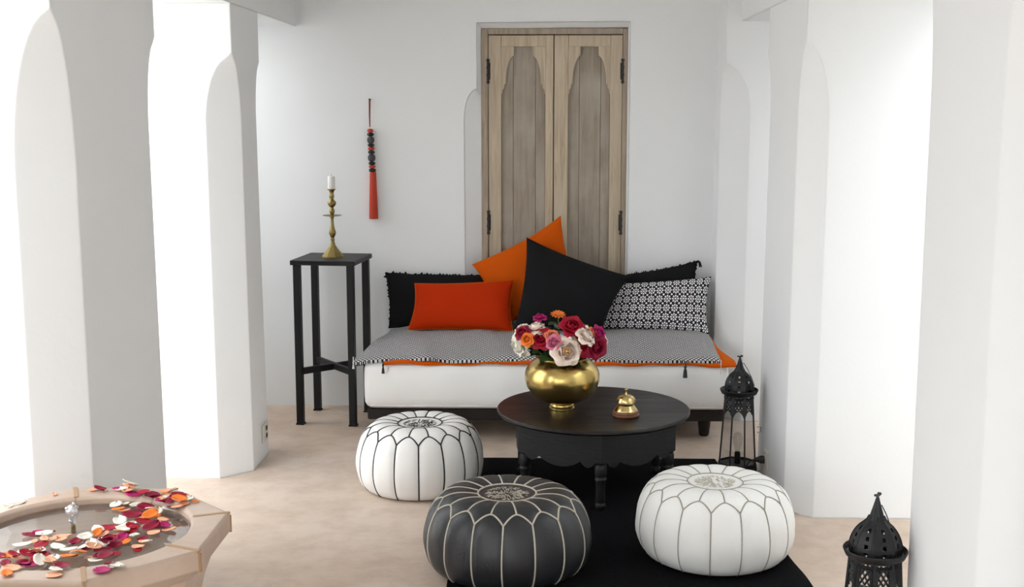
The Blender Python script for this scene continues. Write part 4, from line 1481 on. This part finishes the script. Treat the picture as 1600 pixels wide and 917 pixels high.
# ------------------------------------------------------------------ scattered petals
PET = [('W', -1.374, 3.016, 0.0253), ('W', -1.344, 3.054, 0.0142), ('O', -1.327, 3.158, 0.0095), ('O', -1.236, 3.201, 0.0142), ('W', -1.158, 3.203, 0.0221), ('W', -1.146, 3.235, 0.0174), ('M', -1.135, 3.135, 0.0221), ('M', -1.11, 3.164, 0.0221), ('C', -1.057, 3.154, 0.0268), ('O', -1.035, 3.195, 0.0142), ('C', -0.993, 3.167, 0.0174), ('O', -0.972, 3.165, 0.0126), ('O', -0.925, 3.105, 0.0095), ('W', -1.01, 3.138, 0.0142), ('W', -0.954, 3.122, 0.0205), ('C', -1.057, 3.104, 0.0126), ('O', -0.997, 3.095, 0.0174), ('O', -0.951, 3.085, 0.0158), ('M', -1.029, 3.078, 0.0205), ('C', -0.976, 3.047, 0.0221), ('W', -1.071, 3.061, 0.0174), ('W', -1.104, 3.071, 0.0126), ('C', -1.038, 3.04, 0.0237), ('O', -1.086, 3.018, 0.0142), ('W', -0.999, 3.01, 0.0189), ('C', -1.052, 2.978, 0.0253), ('C', -0.956, 3.006, 0.0158), ('O', -0.94, 2.996, 0.0158), ('O', -0.991, 2.975, 0.0142), ('W', -1.068, 2.933, 0.0221), ('C', -1.011, 2.935, 0.0189), ('O', -0.964, 2.951, 0.0158), ('W', -1.038, 2.895, 0.0253), ('C', -1.083, 2.87, 0.0268), ('C', -0.952, 2.888, 0.0189), ('O', -0.991, 2.896, 0.0126), ('M', -0.941, 2.893, 0.0158), ('O', -0.956, 2.85, 0.0174), ('W', -0.996, 2.826, 0.0174), ('C', -1.013, 2.853, 0.0189), ('O', -1.096, 2.842, 0.0142), ('C', -1.052, 2.815, 0.0189), ('O', -1.069, 2.824, 0.0126), ('C', -1.086, 2.792, 0.0205), ('W', -1.055, 2.771, 0.0221), ('O', -1.032, 2.816, 0.0126), ('C', -1.018, 2.754, 0.0189), ('C', -1.039, 2.728, 0.0205), ('O', -1.004, 2.781, 0.0158), ('C', -0.97, 2.809, 0.0142), ('O', -0.962, 2.751, 0.0174), ('C', -0.956, 2.73, 0.0126), ('C', -1.034, 2.682, 0.0142), ('C', -1.013, 2.678, 0.0189), ('C', -1.003, 2.703, 0.0174), ('W', -0.985, 2.63, 0.0142), ('C', -1.246, 2.82, 0.0237), ('M', -1.234, 2.829, 0.0142), ('W', -1.215, 2.82, 0.0205), ('O', -1.19, 2.798, 0.0158), ('W', -1.241, 2.753, 0.0205), ('O', -1.162, 2.795, 0.0142), ('W', -1.153, 2.746, 0.0205), ('W', -1.212, 2.71, 0.0237), ('C', -1.124, 2.782, 0.0205), ('W', -1.118, 2.726, 0.0189), ('C', -1.077, 2.74, 0.0189), ('O', -1.202, 2.789, 0.0126), ('O', -1.101, 2.684, 0.0205), ('C', -1.165, 2.67, 0.0268), ('M', -1.167, 2.625, 0.0221), ('O', -1.079, 2.693, 0.0158), ('W', -1.132, 2.667, 0.0189), ('O', -1.13, 2.642, 0.0205), ('C', -1.095, 2.627, 0.0205), ('O', -1.093, 2.576, 0.0174), ('O', -1.244, 2.68, 0.0189), ('C', -1.232, 2.64, 0.0158), ('O', -1.215, 2.669, 0.0158), ('O', -1.205, 2.612, 0.0205), ('O', -1.203, 2.581, 0.0174), ('W', -1.184, 2.715, 0.0174), ('C', -0.989, 2.638, 0.0126), ('O', -1.051, 2.677, 0.0126), ('W', -1.088, 2.735, 0.0142)]
PW = {'W': ('white', 'cream white'), 'O': ('salmon', 'salmon orange'), 'C': ('darkred', 'dark crimson'), 'M': ('magenta', 'magenta')}


def loose_petal(m, var):
    b = MB()
    rng = random.Random(var)
    c1, c2, c3 = rng.uniform(0.15, 0.5), rng.uniform(-0.3, 0.4), rng.uniform(0, 6)
    def fn(u, v):
        a = u * 2 - 1
        t = v * 2 - 1
        wd = 0.80 * sqrt(max(0.02, 1 - abs(t) ** 2.4)) * (0.75 + 0.25 * v)
        x, y = a * wd, t
        z = c1 * (x * x) + (c1 * 0.8) * (y + 0.1) ** 2 + c2 * 0.3 * x * y + 0.10 * sin(a * 4 + c3) * v + 0.04
        return (x, y, z)
    b.grid(fn, 6, 6)
    off = len(b.v)
    b.add([(x, y, z + 0.03) for x, y, z in b.v[:off]], [])
    b.f += [tuple(i + off for i in f) for f in list(b.f)]
    w = 7
    for i in range(6):
        b.f.append((i, i + 1, off + i + 1, off + i)); k = 6 * w + i; b.f.append((k, k + 1, off + k + 1, off + k))
        k = i * w; b.f.append((k, k + w, off + k + w, off + k)); k = i * w + 6; b.f.append((k, k + w, off + k + w, off + k))
    return b.mesh('rose_petal', m, True)


_lp = {}
rng = random.Random(21)
placed = []
extra = []
for c, x, y, r in PET:                      # a second petal tucked beside most of them
    if rng.random() < 0.62:
        a = rng.uniform(0, 6.28)
        q = (rng.choice('CCOOWWM'), x + 0.021 * cos(a), y + 0.030 * sin(a), rng.uniform(0.014, 0.022))
        if max(abs((q[1] - BCX) * cos(k * pi / 4) + (q[2] - BCY) * sin(k * pi / 4)) for k in range(8)) < 0.325:
            extra.append(q)
for i, (c, x, y, r) in enumerate(PET + extra):
    mname, word = PW[c]
    if c == 'C' and i % 3 == 0: mname = 'red'
    if c == 'O' and i % 4 == 0: mname = 'orange'
    key = (mname, i % 4)
    if key not in _lp: _lp[key] = loose_petal(PETALS[mname], 100 + i % 4 * 7)
    r *= 1.12
    rad = sqrt((x - BCX) ** 2 + (y - BCY) ** 2)
    on = 'water' if rad < BRI - 0.004 else 'rim'
    z = (WZ + 0.001) if on == 'water' else BZ + 0.002
    if on == 'water':
        # sighted on the rim plane: slide to the lower water level along the same line of view
        x, y = x * (1.62 - z) / (1.62 - 0.605), y * (1.62 - z) / (1.62 - 0.605)
        if sqrt((x - BCX) ** 2 + (y - BCY) ** 2) > BRI - r * 0.7:
            z = BZ - 0.004
    pile = sum(1 for (px, py, pr_) in placed if (px - x) ** 2 + (py - y) ** 2 < (0.6 * (pr_ + r)) ** 2)
    placed.append((x, y, r))
    z += 0.005 * min(pile, 4)
    o = inst('rose_petal', _lp[key])
    o.location = (x, y, z)
    tilt = 0.12 + 0.16 * min(pile, 3)
    o.rotation_euler = (rng.uniform(-tilt, tilt), rng.uniform(-tilt, tilt), rng.uniform(0, 6.28))
    o.scale = (r, r, r * rng.uniform(0.7, 1.2))
    word = {'red': 'bright crimson', 'orange': 'vivid orange'}.get(mname, word)
    size = 'large' if r > 0.0235 else ('small' if r < 0.016 else 'medium')
    dx, dy = x - BCX, y - BCY
    if on == 'water':
        zone = 'left of the water jet' if dx < -0.07 else ('right of the water jet' if dy > -0.02 else 'in front of the water jet')
        tag(o, '%s %s rose petal floating %s' % (size, word, zone), 'petal', '%s petals floating %s' % (word, zone))
    else:
        zone = 'far rim' if dy > 0.2 else ('near rim' if dy < -0.15 else 'right rim')
        tag(o, '%s %s rose petal lying on the basin\'s %s' % (size, word, zone), 'petal', '%s petals on the %s' % (word, zone))
